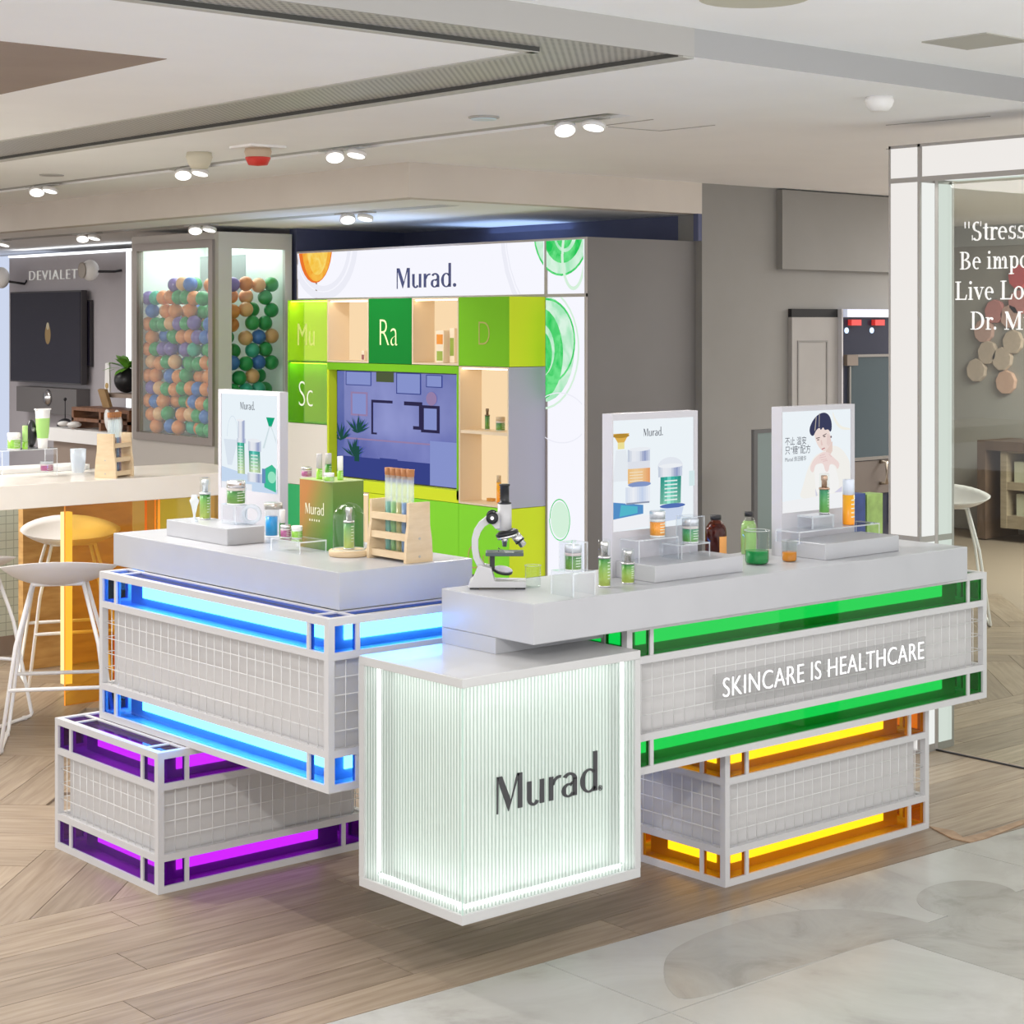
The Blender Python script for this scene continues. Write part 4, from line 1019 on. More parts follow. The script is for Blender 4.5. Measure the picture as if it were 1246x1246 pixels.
jar('green jar with silvery lid on a clear cube before the left poster', (pc.x+ra_*.55, pc.y+rb*.42, ZP+24*k+.0003), 29*k, 12.5*k, 'deep', None)
p = pz(306, 638, ZP); k = mpp(p); g = thing('acrylic_ring', 'clear acrylic ring standing beside the clear cube on the left plinth', 'display ring', (p.x, p.y, ZP+12.2*k), YAW-PI/2)
MB().lathe([(8*k, -5*k), (12*k, -5*k), (12*k, 5*k), (8*k, 5*k), (8*k, -5*k)], 24, ax=1, caps=False).build('ring', clear_e, g)

p = pz(332.5, 654, TL); k = mpp(p); g = thing('specimen_jar', 'clear jar with metal screw lid holding a blue pack, on the left worktop', 'jar', p)
MB().lathe([(10.5*k, 0), (11*k, 2*k), (11*k, 33*k), (10*k, 35*k)], 24, caps=False).build('glass', glassm, g)
MB().lathe([(11.2*k, 35*k), (11.2*k, 42*k), (10.5*k, 42.6*k)], 24).build('lid', mat('brushed_lid', (.58, .55, .50), .3, .8), g)
MB().lathe([(7.2*k, 3*k), (7.2*k, 26*k)], 20, (-2.5*k, 0, 0)).build('blue_pack', lab('blue', .05), g)
p = pz(343.5, 656, TL); tube_bottle('slim green tube with white cap, beside the metal-lidded jar on the left worktop', p, 36*mpp(p), 3.6*mpp(p), 'deep')
pr2 = pz(404, 671, TL); k = mpp(pr2)
prA = pz(361, 671, TL); aw = .10
bxc = pz(405, 671.5, TL)
rp = pz(357, 664, TL)
riser('low clear acrylic bridge before the orange and green gift box', (bxc.x-.115, bxc.y+.012, TL), .10, .155, 15*k)
p = Vector((bxc.x-.075, bxc.y+.145, TL+15*k+.0003)); k = mpp(p)
jar('mini cream jar with plum band and silver lid on the bridge before the gift box', p, 15*k, 7*k, 'pink', None, mat('pale_pink', (.75, .60, .65), .4))
p = Vector((bxc.x-.060, bxc.y+.105, TL+15*k+.0003))
jar('mini white jar with pale green band, on the bridge in front of the gift box', p, 14.5*k, 7.4*k, 'lime', wplast, wplast)
# gift box
k = mpp(bxc); bh = 85*k; bl = 47.5*k/.665; bw = 35*k/.757
gb = thing('gift_box', 'orange to green shaded gift box with name lettering, on the left worktop', 'box', bxc)
gm_ = mat('gift_print', (.2, .4, .05), .35); nt = gm_.node_tree
tc = nt.nodes.new('ShaderNodeTexCoord'); sp = nt.nodes.new('ShaderNodeSeparateXYZ'); nt.links.new(tc.outputs['Object'], sp.inputs[0])
m1 = nt.nodes.new('ShaderNodeMath'); m1.operation = 'MULTIPLY_ADD'; m1.inputs[1].default_value = .8/bl; m1.inputs[2].default_value = 0.0; nt.links.new(sp.outputs[1], m1.inputs[0])
m2 = nt.nodes.new('ShaderNodeMath'); m2.operation = 'MULTIPLY_ADD'; m2.inputs[1].default_value = .45/bh; nt.links.new(sp.outputs[2], m2.inputs[0]); nt.links.new(m1.outputs[0], m2.inputs[2])
cr = nt.nodes.new('ShaderNodeValToRGB'); e = cr.color_ramp.elements; e[0].position = .15; e[0].color = (.05, .21, .03, 1); e[1].position = 1.1; e[1].color = (.42, .17, .035, 1); e.new(.65).color = (.20, .21, .03, 1)
nt.links.new(m2.outputs[0], cr.inputs[0]); nt.links.new(cr.outputs[0], nt.nodes['Principled BSDF'].inputs['Base Color'])
MB().box(.0005, bw, 0, bl, 0, bh-.002).build('body', gm_, gb)
MB().box(-.0005, bw+.001, -.001, bl+.001, bh-.0019, bh).build('lid', mat('gift_lid', (.42, .52, .22), .35), gb)
mb = MB(); letters('Murad', .047, logo_glyph, mb, frame_m((-.0004, bl*.83, bh*.50), (0, -1, 0), (0, 0, 1)), 0, 0, .88)
for kk in range(5): mb.poly([(-.0004, bl*(.70-.07*kk), bh*.40), (-.0004, bl*(.67-.07*kk), bh*.40), (-.0004, bl*(.67-.07*kk), bh*.43), (-.0004, bl*(.70-.07*kk), bh*.43)])
raw('name_print', mb, [mat('gift_ink', (.80, .80, .62), .4)], gb)
ZB = TL+bh+.0003
def onbox(x, y): return pz(x, y, ZB)
p = onbox(373, 580); k = mpp(p); jar('mini cream jar with plum band on top of the gift box, at its left edge', p, 12*k, 7*k, 'pink', None, MATS['pale_pink'])
p = onbox(388.5, 583); tube_bottle('slim grey-capped green tube on the gift box, leftmost of three', p, 31*mpp(p), 3.7*mpp(p), 'lime', mat('grey_cap', (.52, .50, .50), .4), .42)
p = onbox(399.5, 580.5); tube_bottle('slim tube with dark green band on the gift box, middle one of three', p, 29*mpp(p), 4*mpp(p), 'deep', MATS['grey_cap'], .55)
p = onbox(400.5, 586); k = mpp(p); jar('mini white jar on the gift box in front of the middle tube', p, 10.5*k, 6.8*k, 'lime', wplast, wplast)
p = onbox(414, 584); tube_bottle('slim white-capped green tube on the gift box, rightmost of three', p, 29*mpp(p), 3.6*mpp(p), 'lime', wplast, .40)
# cloche
p = pz(424.5, 676, TL); k = mpp(p)
cl = thing('glass_cloche', 'glass dome cloche on a round wooden base, on the left worktop', 'cloche', p)
MB().lathe([(23.5*k, 0), (24.5*k, 1.2*k), (24.5*k, 6.5*k), (23.5*k, 7.6*k)], 40).build('wooden_base', birch, cl)
dome = [(19.5*k, 7.7*k), (19.5*k, 45*k)] + [(19.5*k*math.cos(R(a)), 45*k + 20*k*math.sin(R(a))) for a in range(10, 91, 10)]
dome[-1] = (.0001, dome[-1][1]); MB().lathe(dome, 36, caps=False).build('dome', glassm, cl)
MB().lathe([(19.4*k, 7.7*k), (20.2*k, 7.7*k), (20.2*k, 8.6*k), (19.4*k, 8.6*k)], 36, caps=False).build('dome_rim', clear_e, cl)
serum('green serum bottle with pump standing under the glass dome', (p.x, p.y, TL+7.8*k), 54*k, 7*k, 'green')
# test tube rack
def rack(label, p, rz, w_, ln, h, tubes, woodm):
    """p: middle of the near end panel; the rack runs along local +Y"""
    t = thing('test_tube_rack', label, 'test tube rack', p, rz); th = .012
    ol = [(-w_*.5, 0), (w_*.5, 0), (w_*.5, h*.12), (w_*.47, h*.38), (w_*.40, h*.62), (w_*.39, h), (-w_*.39, h), (-w_*.40, h*.62), (-w_*.47, h*.38), (-w_*.5, h*.12)]
    for y in (0, ln-th):
        e = MB().prism(ol, y, y+th, 'xz').build('end_panel', woodm, t)
    for z in (.05, .36, .68):
        for s_ in (-1, 1): MB().box(s_*w_*.36-.006, s_*w_*.36+.006, th, ln-th, h*z, h*z+.020).build('bar', woodm, t)
        MB().box(-w_*.36+.006, w_*.36-.006, th, ln-th, h*z+.002, h*z+.009).build('shelf', woodm, t)
    nm = mat('nail', (.45, .42, .38), .4, .6)
    ep = [c for c in t.children if c.name.startswith('end_panel')][0]
    for z in (.40, .10): MB().lathe([(.004, -.0012), (.004, .0)], 10, (0, 0, h*z), ax=1).build('nail', nm, ep)
    return t
def test_tube(label, p, h, r, liqc, grp, lf=.5):
    t = thing('test_tube', label, 'test tube', p)
    prf = [(r*math.sin(R(a)), r-r*math.cos(R(a))) for a in range(0, 91, 18)] + [(r, h*.92)]
    MB().lathe(prf, 14, caps=False).build('glass', acrylic('tube_glass', (.93, .96, .97), .9, .02, .28, (.86, .93, .96)), t)
    lq = [(r*.85*math.sin(R(a)), r-r*.85*math.cos(R(a))) for a in range(0, 91, 18)] + [(r*.85, h*lf)]
    MB().lathe(lq, 14).build('liquid', liqc, t)
    MB().lathe([(r*.82, h*.88), (r*1.08, h*.93), (r*1.15, h)], 14).build('cork', mat('cork_brown', (.36, .15, .055), .7), t)
    return t
p = pz(510.5, 684.5, TL); k = mpp(p); far_ = pz(470, 676, TL)
rl = max(.16, far_.y-p.y); rw = 31*k/.757
rack('birch test tube rack with corked tubes on the left worktop', p, 0, rw, rl, 73*k, 5, birch)
LQ = [mat('tube_brown', (.22, .07, .03), .15), mat('tube_blue', (.02, .16, .40), .15), mat('tube_olive', (.38, .33, .02), .15), mat('tube_green', (.10, .36, .03), .15), mat('tube_teal', (.03, .30, .22), .15)]
LN = ('brown', 'blue', 'olive', 'grass green', 'dark green')
for i in range(5):
    y = p.y + .03 + (rl-.06)*(i+.5)/5
    test_tube('corked test tube of %s liquid in the birch rack on the left worktop' % LN[i], (p.x, y, TL+73*k*.05+.0105), 104*k, 5.6*k*.757*1.5*.72, LQ[i], 'tubes', .60)
# ================================================================== right worktop
TR = .9592
# microscope: local X to the viewer's right
p = pz(605, 715, TR); K = mpp(p)
ms = thing('microscope', 'white and black student microscope at the left end of the right worktop', 'microscope', p, YAW-PI/2)
wm = mat('microscope_white', (.50, .50, .515), .35); bm_ = mat('microscope_black', (.012, .013, .016), .35); chrome = mat('chrome', (.75, .75, .76), .15, 1.0); stg = mat('stage_slate', (.06, .08, .09), .4)
def kb(*a): return [x*K for x in a]
MB().prism([(x*K, z*K) for x, z in ((-35, 2), (35, 2), (35, 9.5), (-3, 10), (-7, 26), (-22, 29), (-29, 12), (-33, 9))], -17*K, 17*K, 'xz').build('base', wm, ms, bevel=.002)
MB().box(*kb(-33, -22, -15, 15, 0, 2)).box(*kb(22, 34, -15, 15, 0, 2)).build('feet', bm_, ms)
arm = []
for a in range(0, 13):
    an = R(215 - a*11.5); arm.append((-4 + 27*math.cos(an), 0, 57 + 33*math.sin(an)))
am = MB(); outl = [(x*1.0-0, z) for x, _, z in arm] + [(x+6.5 if x < 0 else x, z-6) for x, _, z in arm][::-1]
am.prism([(x*K, z*K) for x, z in ((-24, 26), (-29, 36), (-31, 48), (-31, 60), (-28, 71), (-22, 80), (-13, 87), (-2, 91), (6, 92), (6, 72), (-2, 72), (-8, 79), (-15, 75), (-20, 68), (-23, 59), (-23, 47), (-21, 37), (-15, 27))], -6*K, 6*K, 'xz')
am.build('arm', wm, ms, bevel=.0015)
MB().lathe([(8.5*K, 70*K), (8.5*K, 102*K)], 28, (9*K, 0, 0)).build('body_tube', wm, ms)
MB().lathe([(7*K, 102*K), (8.3*K, 102*K), (8.3*K, 103.5*K), (6.0*K, 104.5*K), (5.6*K, 108*K), (5.6*K, 123.5*K), (6.6*K, 124*K), (6.6*K, 126*K), (4*K, 126*K)], 24, (9*K, 0, 0)).build('eyepiece', bm_, ms)
for s_ in (-1, 1):
    y0, y1 = (-14*K, -7*K) if s_ < 0 else (7*K, 14*K)
    kn = MB().lathe([(2*K, y0+s_*0), (7.4*K, y0), (7.4*K, y1), (2*K, y1)], 26, (-6*K, 0, 86*K), ax=1).build('focus_knob', bm_, ms)
    MB().lathe([(2.2*K, y0-1*K), (2.2*K, y0)], 14, (-6*K, 0, 86*K), ax=1).build('knob_cap', chrome, kn)
tl = Matrix.Translation((12*K, 0, 66*K)) @ Matrix.Rotation(R(-14), 4, 'Y')
MB().lathe([(14*K, -1.5*K), (14*K, 1.5*K), (10*K, 4*K)], 28).xf(tl).build('nosepiece', bm_, ms)
MB().lathe([(13*K, -5*K), (13.2*K, -1.6*K)], 28).xf(tl).build('nosepiece_ring', chrome, ms)
MB().lathe([(4*K, 62*K), (4*K, 57*K), (3.2*K, 56*K), (2.6*K, 50*K)], 18, (9*K, 0, 0)).build('objective', chrome, ms)
ob = Matrix.Translation((22*K, 0, 64*K)) @ Matrix.Rotation(R(-38), 4, 'Y')
MB().lathe([(6*K, 0), (6*K, -8*K), (4.6*K, -9*K), (4.6*K, -16*K), (2.5*K, -17*K)], 20).xf(ob).build('objective', chrome, ms)
MB().lathe([(6.3*K, -8*K), (6.3*K, -10*K)], 20).xf(ob).build('objective_ring', bm_, ms)
MB().box(*kb(-14, 32, -16, 16, 40, 44)).build('stage', stg, ms, bevel=.0015)
MB().tube([kb(2, -8, 45), kb(1, -8, 49), kb(10, -8, 46)], .8*K, 6).build('stage_clip', chrome, ms)
MB().box(*kb(-9, -3, -5, 5, 24, 40)).build('stage_bracket', bm_, ms)
mr_ = Matrix.Translation((7*K, 0, 21*K)) @ Matrix.Rotation(R(10), 4, 'Y') @ Matrix.Rotation(R(14), 4, 'X')
MB().lathe([(12*K, -1.5*K), (12*K, 1.2*K)], 28).xf(mr_).build('mirror_mount', bm_, ms)
MB().lathe([(11*K, 1.2*K), (11*K, 1.9*K)], 28).xf(mr_).build('mirror', mat('mirror_glass', (.17, .18, .19), .5, .0), ms)
MB().tube([kb(-6, 0, 24), kb(-5, 0, 21), kb(0, 0, 20)], 1.4*K, 8).build('mirror_arm', bm_, ms)

p = pz(648.5, 714.5, TR); k = mpp(p); beaker('small empty glass beaker beside the microscope', p, 27*k, 9.7*k)
pc = pz(697, 727, TR); k = mpp(pc); a = 29*k/.757; bb = 26*k/.653
riser('clear acrylic cube stand between the microscope and the serum bottles', (pc.x, pc.y, TR), a, bb, 29.5*k)
p = Vector((pc.x+a*.5, pc.y+bb*.5, TR+29.5*k+.0003)); k = mpp(p)
jar('green cream jar in a clear case on the stand beside the microscope', p, 31*k, 11.2*k, 'deep', frost, mat('rosy_band', (.62, .50, .50), .35), case=True)
p = pz(735.5, 714, TR); k = mpp(p); serum('tall green serum bottle on the right worktop, left of the stubby one', p, 58*k, 8*k, 'green')
p = pz(764, 709.5, TR); k = mpp(p); serum('short stubby green serum bottle beside the middle plinth', p, 42*k, 8.6*k, 'green', None, True, .56)
# middle plinth
pf = pz(797, 709.5, TR); k = mpp(pf); ph = 20.5*k
pe = pv(904, 695.5, pf.y); pl_ = pu(741, 699.5, pf.x)
ys = 3.876
plinth('low white plinth in the middle of the right worktop, with a lit poster stand', pf, pe.x-pf.x, ys-.001-pf.y, ph)
ZP = TR+ph+.0002; PMX, PMY, PME = pf.x, pf.y, pe.x
# its front face stands on the plinth towards the back
s0 = pz(745, 690, ZP)
s0 = pv(745, 690, ys); s1 = pv(849, 690, ys)
SWd = s1.x-s0.x; k0 = mpp(s0)
ztop = pv(745, 504, ys).z; Hs = ztop-TR
zs0, zs1 = pv(745, 647.7, ys).z-TR, pv(745, 512, ys).z-TR
t_, *sr = light_sign('lit poster stand showing orange and teal jars, in the middle of the right worktop', (s0.x, ys, TR), 0, SWd, Hs, .042, (SWd*.012, SWd*.955, zs0, zs1), art_orange, (.86, .92, .96))
sign_name(t_, *sr, .36, .845, .24)
p0 = pz(790, 684, ZP); k = mpp(p0); z1_ = 27*k
x0 = pv(775, 680, ys-.12).x
def rz_on(x, ytop, ybase_z, yv): return pv(x, ytop, yv)
ya = PMY+.078
ra = pv(800, 682, ya); rh = pv(800, 655, ya).z-ZP
riser('tall clear acrylic bridge under the amber jar, on the middle plinth', (pv(777, 680, ya).x, ya, ZP), pv(826, 680, ya).x-pv(777, 680, ya).x, .075, rh)
p = pv(800, 654, ya+.035); p.z = ZP+rh+.0003; k = mpp(p); jar('amber cream jar with silvery lid on the middle plinth', p, 31*k, 10.5*k, 'orange', frost, mat('cloudy_band', (.62, .63, .66), .3))
yb_ = PMY+.05
rh2 = pv(840, 662, yb_).z-ZP
riser('low clear acrylic bridge under the teal jar, on the middle plinth', (pv(829, 676, yb_).x, yb_, ZP), pv(864, 676, yb_).x-pv(829, 676, yb_).x, .08, rh2)
p = pv(840, 661, yb_+.03); p.z = ZP+rh2+.0003; k = mpp(p); jar('teal green cream jar with blush band on the middle plinth', p, 29*k, 11*k, 'teal', frost, None, case=True)
def med_bottle(label, p, h, r, bodym, liqm, labelm, lab_side=.2):
    t = thing('apothecary_bottle', label, 'bottle', p)
    MB().lathe([(r*.9, 0), (r, h*.03), (r, h*.62), (r*.93, h*.72), (r*.62, h*.83), (r*.45, h*.87), (r*.45, h*.90)], 28, caps=False).build('glass', bodym, t)
    MB().lathe([(r*.86, .002), (r*.94, h*.04), (r*.94, h*.62), (r*.86, h*.71), (r*.62, h*.79)], 28).build('liquid', liqm, t)
    MB().lathe([(r*.52, h*.89), (r*.52, h*.985), (r*.46, h)], 24).build('cap', blackp, t)
    mb = MB(); n = 8; a0, a1 = labelm[1]
    for j in range(n):
        b0, b1 = a0+(a1-a0)*j/n, a0+(a1-a0)*(j+1)/n
        mb.poly([(r*1.012*math.cos(b0), r*1.012*math.sin(b0), h*.06), (r*1.012*math.cos(b1), r*1.012*math.sin(b1), h*.06), (r*1.012*math.cos(b1), r*1.012*math.sin(b1), h*.52), (r*1.012*math.cos(b0), r*1.012*math.sin(b0), h*.52)])
    raw('label', mb, [labelm[0]], t)
    return t
p = Vector((pv(871, 678, 3.985).x, 3.985, TR)); k = mpp(p)
hb = pv(871, 626.5, 3.985).z-TR
med_bottle('amber brown apothecary bottle with black cap and orange label', p, hb, 13*k, acrylic('brown_glass', (.55, .20, .08), .8, .02), mat('brown_liquid', (.09, .018, .008), .15), (mat('orange_label', (.80, .36, .10), .45), (-2.05, -.85)))
p = Vector((pv(911, 676, 3.98).x, 3.98, TR)); k = mpp(p); hb = pv(911, 622.5, 3.98).z-TR
med_bottle('clear apothecary bottle of pale green liquid with black cap', p, hb, 10*k, glassm, mat('pale_green_liquid', (.32, .52, .16), .12, trans=.25), (mat('green_label', (.30, .55, .14), .45), (-2.9, -1.3)))
p = pz(921, 686.5, TR); k = mpp(p); beaker('glass beaker with emerald green liquid on the right worktop', p, 42*k, 15*k, liq_g, .40)
p = pz(960.5, 683, TR); k = mpp(p); beaker('little glass beaker with amber liquid on the right worktop', p, 25.5*k, 9.3*k, liq_a, .46)
# right plinth
pf = pz(1004.5, 682, TR); k = mpp(pf); ph = 19.8*k
pe = pv(1094, 672, pf.y); pl_ = pu(957, 673.5, pf.x)
ys = 3.879; dy = ys-.001-pf.y
plinth('low white plinth at the right end of the worktop, with a lit poster stand', pf, pe.x-pf.x, dy, ph)
ZP = TR+ph+.0002
s0 = pv(951, 650, ys); s1 = pv(1040, 650, ys); SWd = s1.x-s0.x
Hs = pv(951, 495.5, ys).z-TR
zs0, zs1 = pv(951, 625, ys).z-TR, pv(951, 501.5, ys).z-TR
t_, x0, x1, z0, z1 = light_sign('lit poster stand showing a man in white with clasped hands, right end of the worktop', (s0.x, ys, TR), 0, SWd, Hs, .042, (SWd*.012, SWd*.95, zs0, zs1), art_man, (.86, .91, .97))
ik = glow('poster_ink', (.10, .11, .14), .9)
def cjk(s, fx, fz, w_):
    o = text_obj('poster_text', s, .05, Matrix.Identity(4), ik, None)
    xx = [q_.co.x for q_ in o.data.vertices]; f_ = w_*(x1-x0)/(max(xx)-min(xx))
    o.data.transform(Matrix.Translation((x0+(x1-x0)*fx, -.0022, z0+(z1-z0)*fz)) @ Matrix.Rotation(R(90), 4, 'X') @ Matrix.Diagonal((f_, f_*1.15, f_, 1)) @ Matrix.Translation((-min(xx), 0, 0)))
    o.parent = t_
cjk('不止 温安', .03, .675, .30); cjk('只“糖”配方', .03, .585, .36); cjk('Murad 焕活精华', .03, .51, .30)
yc = pf.y+.055
rh = pv(1000, 644, yc).z-ZP
riser('wide clear acrylic bridge on the right plinth', (pv(972, 660, yc).x, yc, ZP), pe.x-.03-pv(972, 660, yc).x, .095, max(rh, .02))
p = pv(1005, 644, yc+.01); k = mpp(p)
riser('thick clear acrylic block on the bridge of the right plinth', (p.x-21*k/.757*.9, yc+.012, ZP+max(rh, .02)+.0003), 40*k/.757*.80, .06, 16*k, .006, True)
p = pv(1003, 626, yc+.04); p.z = ZP+max(rh, .02)+16*k+.0008; k = mpp(p)
serum('green serum bottle with copper pump on the clear block in front of the man poster', p, 49*k, 6.6*k, 'teal', mat('copper_pump', (.55, .36, .26), .3, .6))
p = pv(1032.5, 638, yc+.03); p.z = ZP+max(rh, .02)+.0006; k = mpp(p)
tube_bottle('orange tube bottle with pale blue cap, right of the green serum on the right plinth', p, 55*k, 7.2*k, 'amber', mat('pale_blue_cap', (.68, .74, .86), .3), .66)
# small things in the wall niches
def niche_p(x, y, u): return pu(x, y, u)
def in_niche(c, r, rows, x, yb, dx, lower=False):
    z = ZR[r+rows] + .0125
    if rows > 1 and not lower: z = ZR[r+rows] + (ZR[r]-ZR[r+rows])/2 + .0285
    q_ = pu(x, yb, UC+dx); return Vector((UC+dx, q_.y, z))
p = in_niche(0, 1, 2, 593, 527, .12); k = mpp(p); serum('slim green bottle on the shelf of the tall warm niche', p, 27*k, 3.2*k, 'deep', mat('dark_pump', (.20, .14, .08), .4), False, .62)
p = in_niche(0, 1, 2, 609, 527, .10); k = mpp(p); jar('green jar on the shelf of the tall warm niche', p, 17*k, 6.2*k, 'deep', mat('tan_lid', (.55, .45, .30), .4))
p = in_niche(0, 1, 2, 607, 612, .12, True); k = mpp(p); tube_bottle('slender orange bottle at the foot of the tall warm niche', p, 33*k, 2.8*k, 'amber', mat('tan_lid', (.55, .45, .30), .4), .75)
p = in_niche(0, 1, 2, 600, 613, .16, True); k = mpp(p); tag(MB().box(-6*k, 6*k, -5*k, 5*k, 0, 3.5*k).build('orange_tray', mat('orange_tray', (.62, .30, .06), .5), None, p), 'flat orange tray beside the slender bottle in the tall warm niche', 'tray')
p = in_niche(1, 0, 1, 540, 437, .10); k = mpp(p)
wb = mat('cream_carton', (.86, .76, .60), .5)
def carton(label, p, w_, h, dd, bandm, zb0, zb1):
    t = thing('product_carton', label, 'carton', p); MB().box(-dd/2, dd/2, -w_/2, w_/2, 0, h).build('carton', wb, t)
    MB().box(-dd/2-.001, -dd/2, -w_*.4, w_*.4, h*zb0, h*zb1).build('printed_band', bandm, t); return t
c1 = carton('cream carton with green stripe, lower one in the niche right of Ra', p, 14*k, 20*k, .06, mat('olive_print', (.30, .42, .06), .5), .12, .7)
carton('cream carton with orange panel stacked in the niche right of Ra', (p.x, p.y, p.z+20*k+.0005), 15*k, 19*k, .06, mat('orange_print', (.82, .30, .03), .5), .12, .75)
p = in_niche(1, 0, 1, 554, 437, .13); k = mpp(p); carton('tall cream carton with green panel at the right of the niche beside Ra', p, 9*k, 42*k, .05, MATS['olive_print'], .2, .72)
p = in_niche(3, 0, 1, 444, 437, .10); k = mpp(p); carton('tiny cream carton with plum panel in the niche left of Ra', p, 6*k, 12*k, .03, mat('plum_print', (.30, .10, .10), .5), .1, .6)
# ================================================================== BALL COLUMN
KU, KV, KU1, KV1, KZ = 6.23, 10.13, 6.82, 11.19, 2.285
case_m = mat('case_taupe', (.46, .425, .39), .45); case_d = mat('case_bronze', (.24, .205, .185), .35, .3)
kc = thing('ball_column', 'tall display column with lit glass windows full of coloured balls', 'display case', (KU, KV, 0))
def kbx(name, u0, u1, v0, v1, z0, z1, m): return MB().box(u0-KU, u1-KU, v0-KV, v1-KV, z0, z1).build(name, m, kc)
wl0, wl1 = pu(256.5, 400, KU).y, pu(169.5, 400, KU).y         # left window along v
wz0, wz1 = pu(212, 529, KU).z, pu(212, 303.5, KU).z
wr0, wr1 = pv(282, 400, KV).x, pv(347, 400, KV).x             # right window along u
rz1 = pv(315, 303, KV).z
TH = .03
kbx('left_wall', KU, KU+TH, KV, wl0, 0, KZ, case_m); kbx('left_wall', KU, KU+TH, wl1, KV1, 0, KZ, case_m)
kbx('left_wall', KU, KU+TH, wl0, wl1, 0, wz0, case_m); kbx('left_wall', KU, KU+TH, wl0, wl1, wz1, KZ, case_m)
kbx('right_wall', KU+TH, wr0, KV, KV+TH, 0, KZ, mat('case_pale', (.58, .58, .56), .45)); kbx('right_wall', wr1, KU1, KV, KV+TH, 0, KZ, MATS['case_pale'])
kbx('right_wall', wr0, wr1, KV, KV+TH, 0, wz0, MATS['case_pale']); kbx('right_wall', wr0, wr1, KV, KV+TH, rz1, KZ, MATS['case_pale'])
kbx('back_wall', KU1-.02, KU1, KV+TH, KV1, 0, KZ, case_m); kbx('back_wall', KU+TH, KU1-.02, KV1-.02, KV1, 0, KZ, case_m); kbx('top', KU+TH, KU1-.02, KV+TH, KV1-.02, KZ-.02, KZ, case_m)
kbx('inner_floor', KU+TH, KU1-.02, KV+TH, KV1-.02, wz0-.03, wz0-.01, case_m)
kbx('inner_lining', KU1-.026, KU1-.02, KV+TH, KV1-.02, wz0, KZ-.02, mat('case_lining', (.82, .88, .84), .5)); kbx('inner_lining', KU+TH, KU1-.026, KV1-.026, KV1-.02, wz0, KZ-.02, MATS['case_lining'])
kbx('light', KU+.08, KU1-.06, KV+.08, KV1-.08, KZ-.026, KZ-.021, glow('case_light', (.93, 1.0, .97), 5))
for a in ((wl0-.05, wl0, wz0-.05, wz1+.05), (wl1, wl1+.05, wz0-.05, wz1+.05), (wl0, wl1, wz1, wz1+.05), (wl0, wl1, wz0-.05, wz0)): kbx('window_frame', KU-.02, KU, *a, case_d)
pane_m = acrylic('case_glass', (.93, .97, .95), .9, .02)
kbx('glass_pane', KU+.004, KU+.010, wl0, wl1, wz0, wz1, pane_m); kbx('glass_pane', wr0, wr1, KV+.004, KV+.010, wz0, rz1, pane_m)
kbx('painted_reflection', KU+.4, KU+.404, wl0+.22, wl1-.12, wz1-.30, wz1-.03, mat('grey_reflection', (.35, .40, .40), .5))  # grey sheet painted in for a reflection in the case
bcol = [('orange', (.80, .27, .08)), ('green', (.03, .34, .10)), ('blue', (.06, .18, .55)), ('purple', (.20, .13, .42)), ('teal', (.05, .42, .30)), ('peach', (.85, .45, .22))]
bmesh_ = []; BR = .049
for n_, c in bcol: bmesh_.append(MB().ball((0, 0, 0), BR, 18, 12).mesh('ball', mat('ball_'+n_, c, .35, coat=.2)))
random.seed(11); placed = []
def put_ball(x, y, z, wts):
    if x < KU+TH+BR or y < KV+TH+BR or y > KV1-.03-BR or x > KU1-.03-BR or z < wz0-.01+BR: return
    for q_ in placed:
        if (q_[0]-x)**2+(q_[1]-y)**2+(q_[2]-z)**2 < (1.86*BR)**2: return
    if len(placed) >= 270: return
    placed.append((x, y, z)); i = random.choices(range(6), wts)[0]
    o = bpy.data.objects.new('plastic_ball', bmesh_[i]); col.objects.link(o); o.location = (x, y, z)
    lv_ = ('lowest', 'lower', 'middle', 'upper', 'topmost')[max(0, min(4, int((z-wz0)/(wz1-wz0-.22)*5)))]; sd = 'right-hand end' if y < KV+.28 else 'middle' if y < KV+.68 else 'left-hand end'
    tag(o, '%s plastic ball in the %s layers of the ball column, at its %s' % (bcol[i][0], lv_, sd), 'ball', '%s balls in the column' % bcol[i][0])
def top_at(y): return wz1-.235 + .05*math.sin(y*9)
WT = (5, 5, 2, 2.2, .6, 1)
for layer in range(3):
    x = KU+TH+BR+.002+layer*.072; zz = wz0-.01+BR; row = 0
    while zz < wz1-.12:
        y = KV+TH+BR+.004+(row % 2)*BR+layer*.04
        while y < KV1-.03-BR:
            jy, jz = random.uniform(-.006, .006), random.uniform(-.008, .008)
            if zz < top_at(y)-layer*.01: put_ball(x+abs(jy)*.5, y+jy, zz+jz, WT)
            y += 2.02*BR
        zz += 1.76*BR; row += 1
WT2 = (1.5, 5, 2, .6, 2, 4)
for layer in range(2):
    y = KV+TH+BR+.002+layer*.075; zz = wz0-.01+BR; row = 0
    while zz < wz1-.2:
        x = KU+TH+BR+.06+(row % 2)*BR
        while x < KU1-.03-BR:
            put_ball(x, y+random.uniform(0, .006), zz+random.uniform(-.008, .008), WT2); x += 2.02*BR
        zz += 1.76*BR; row += 1

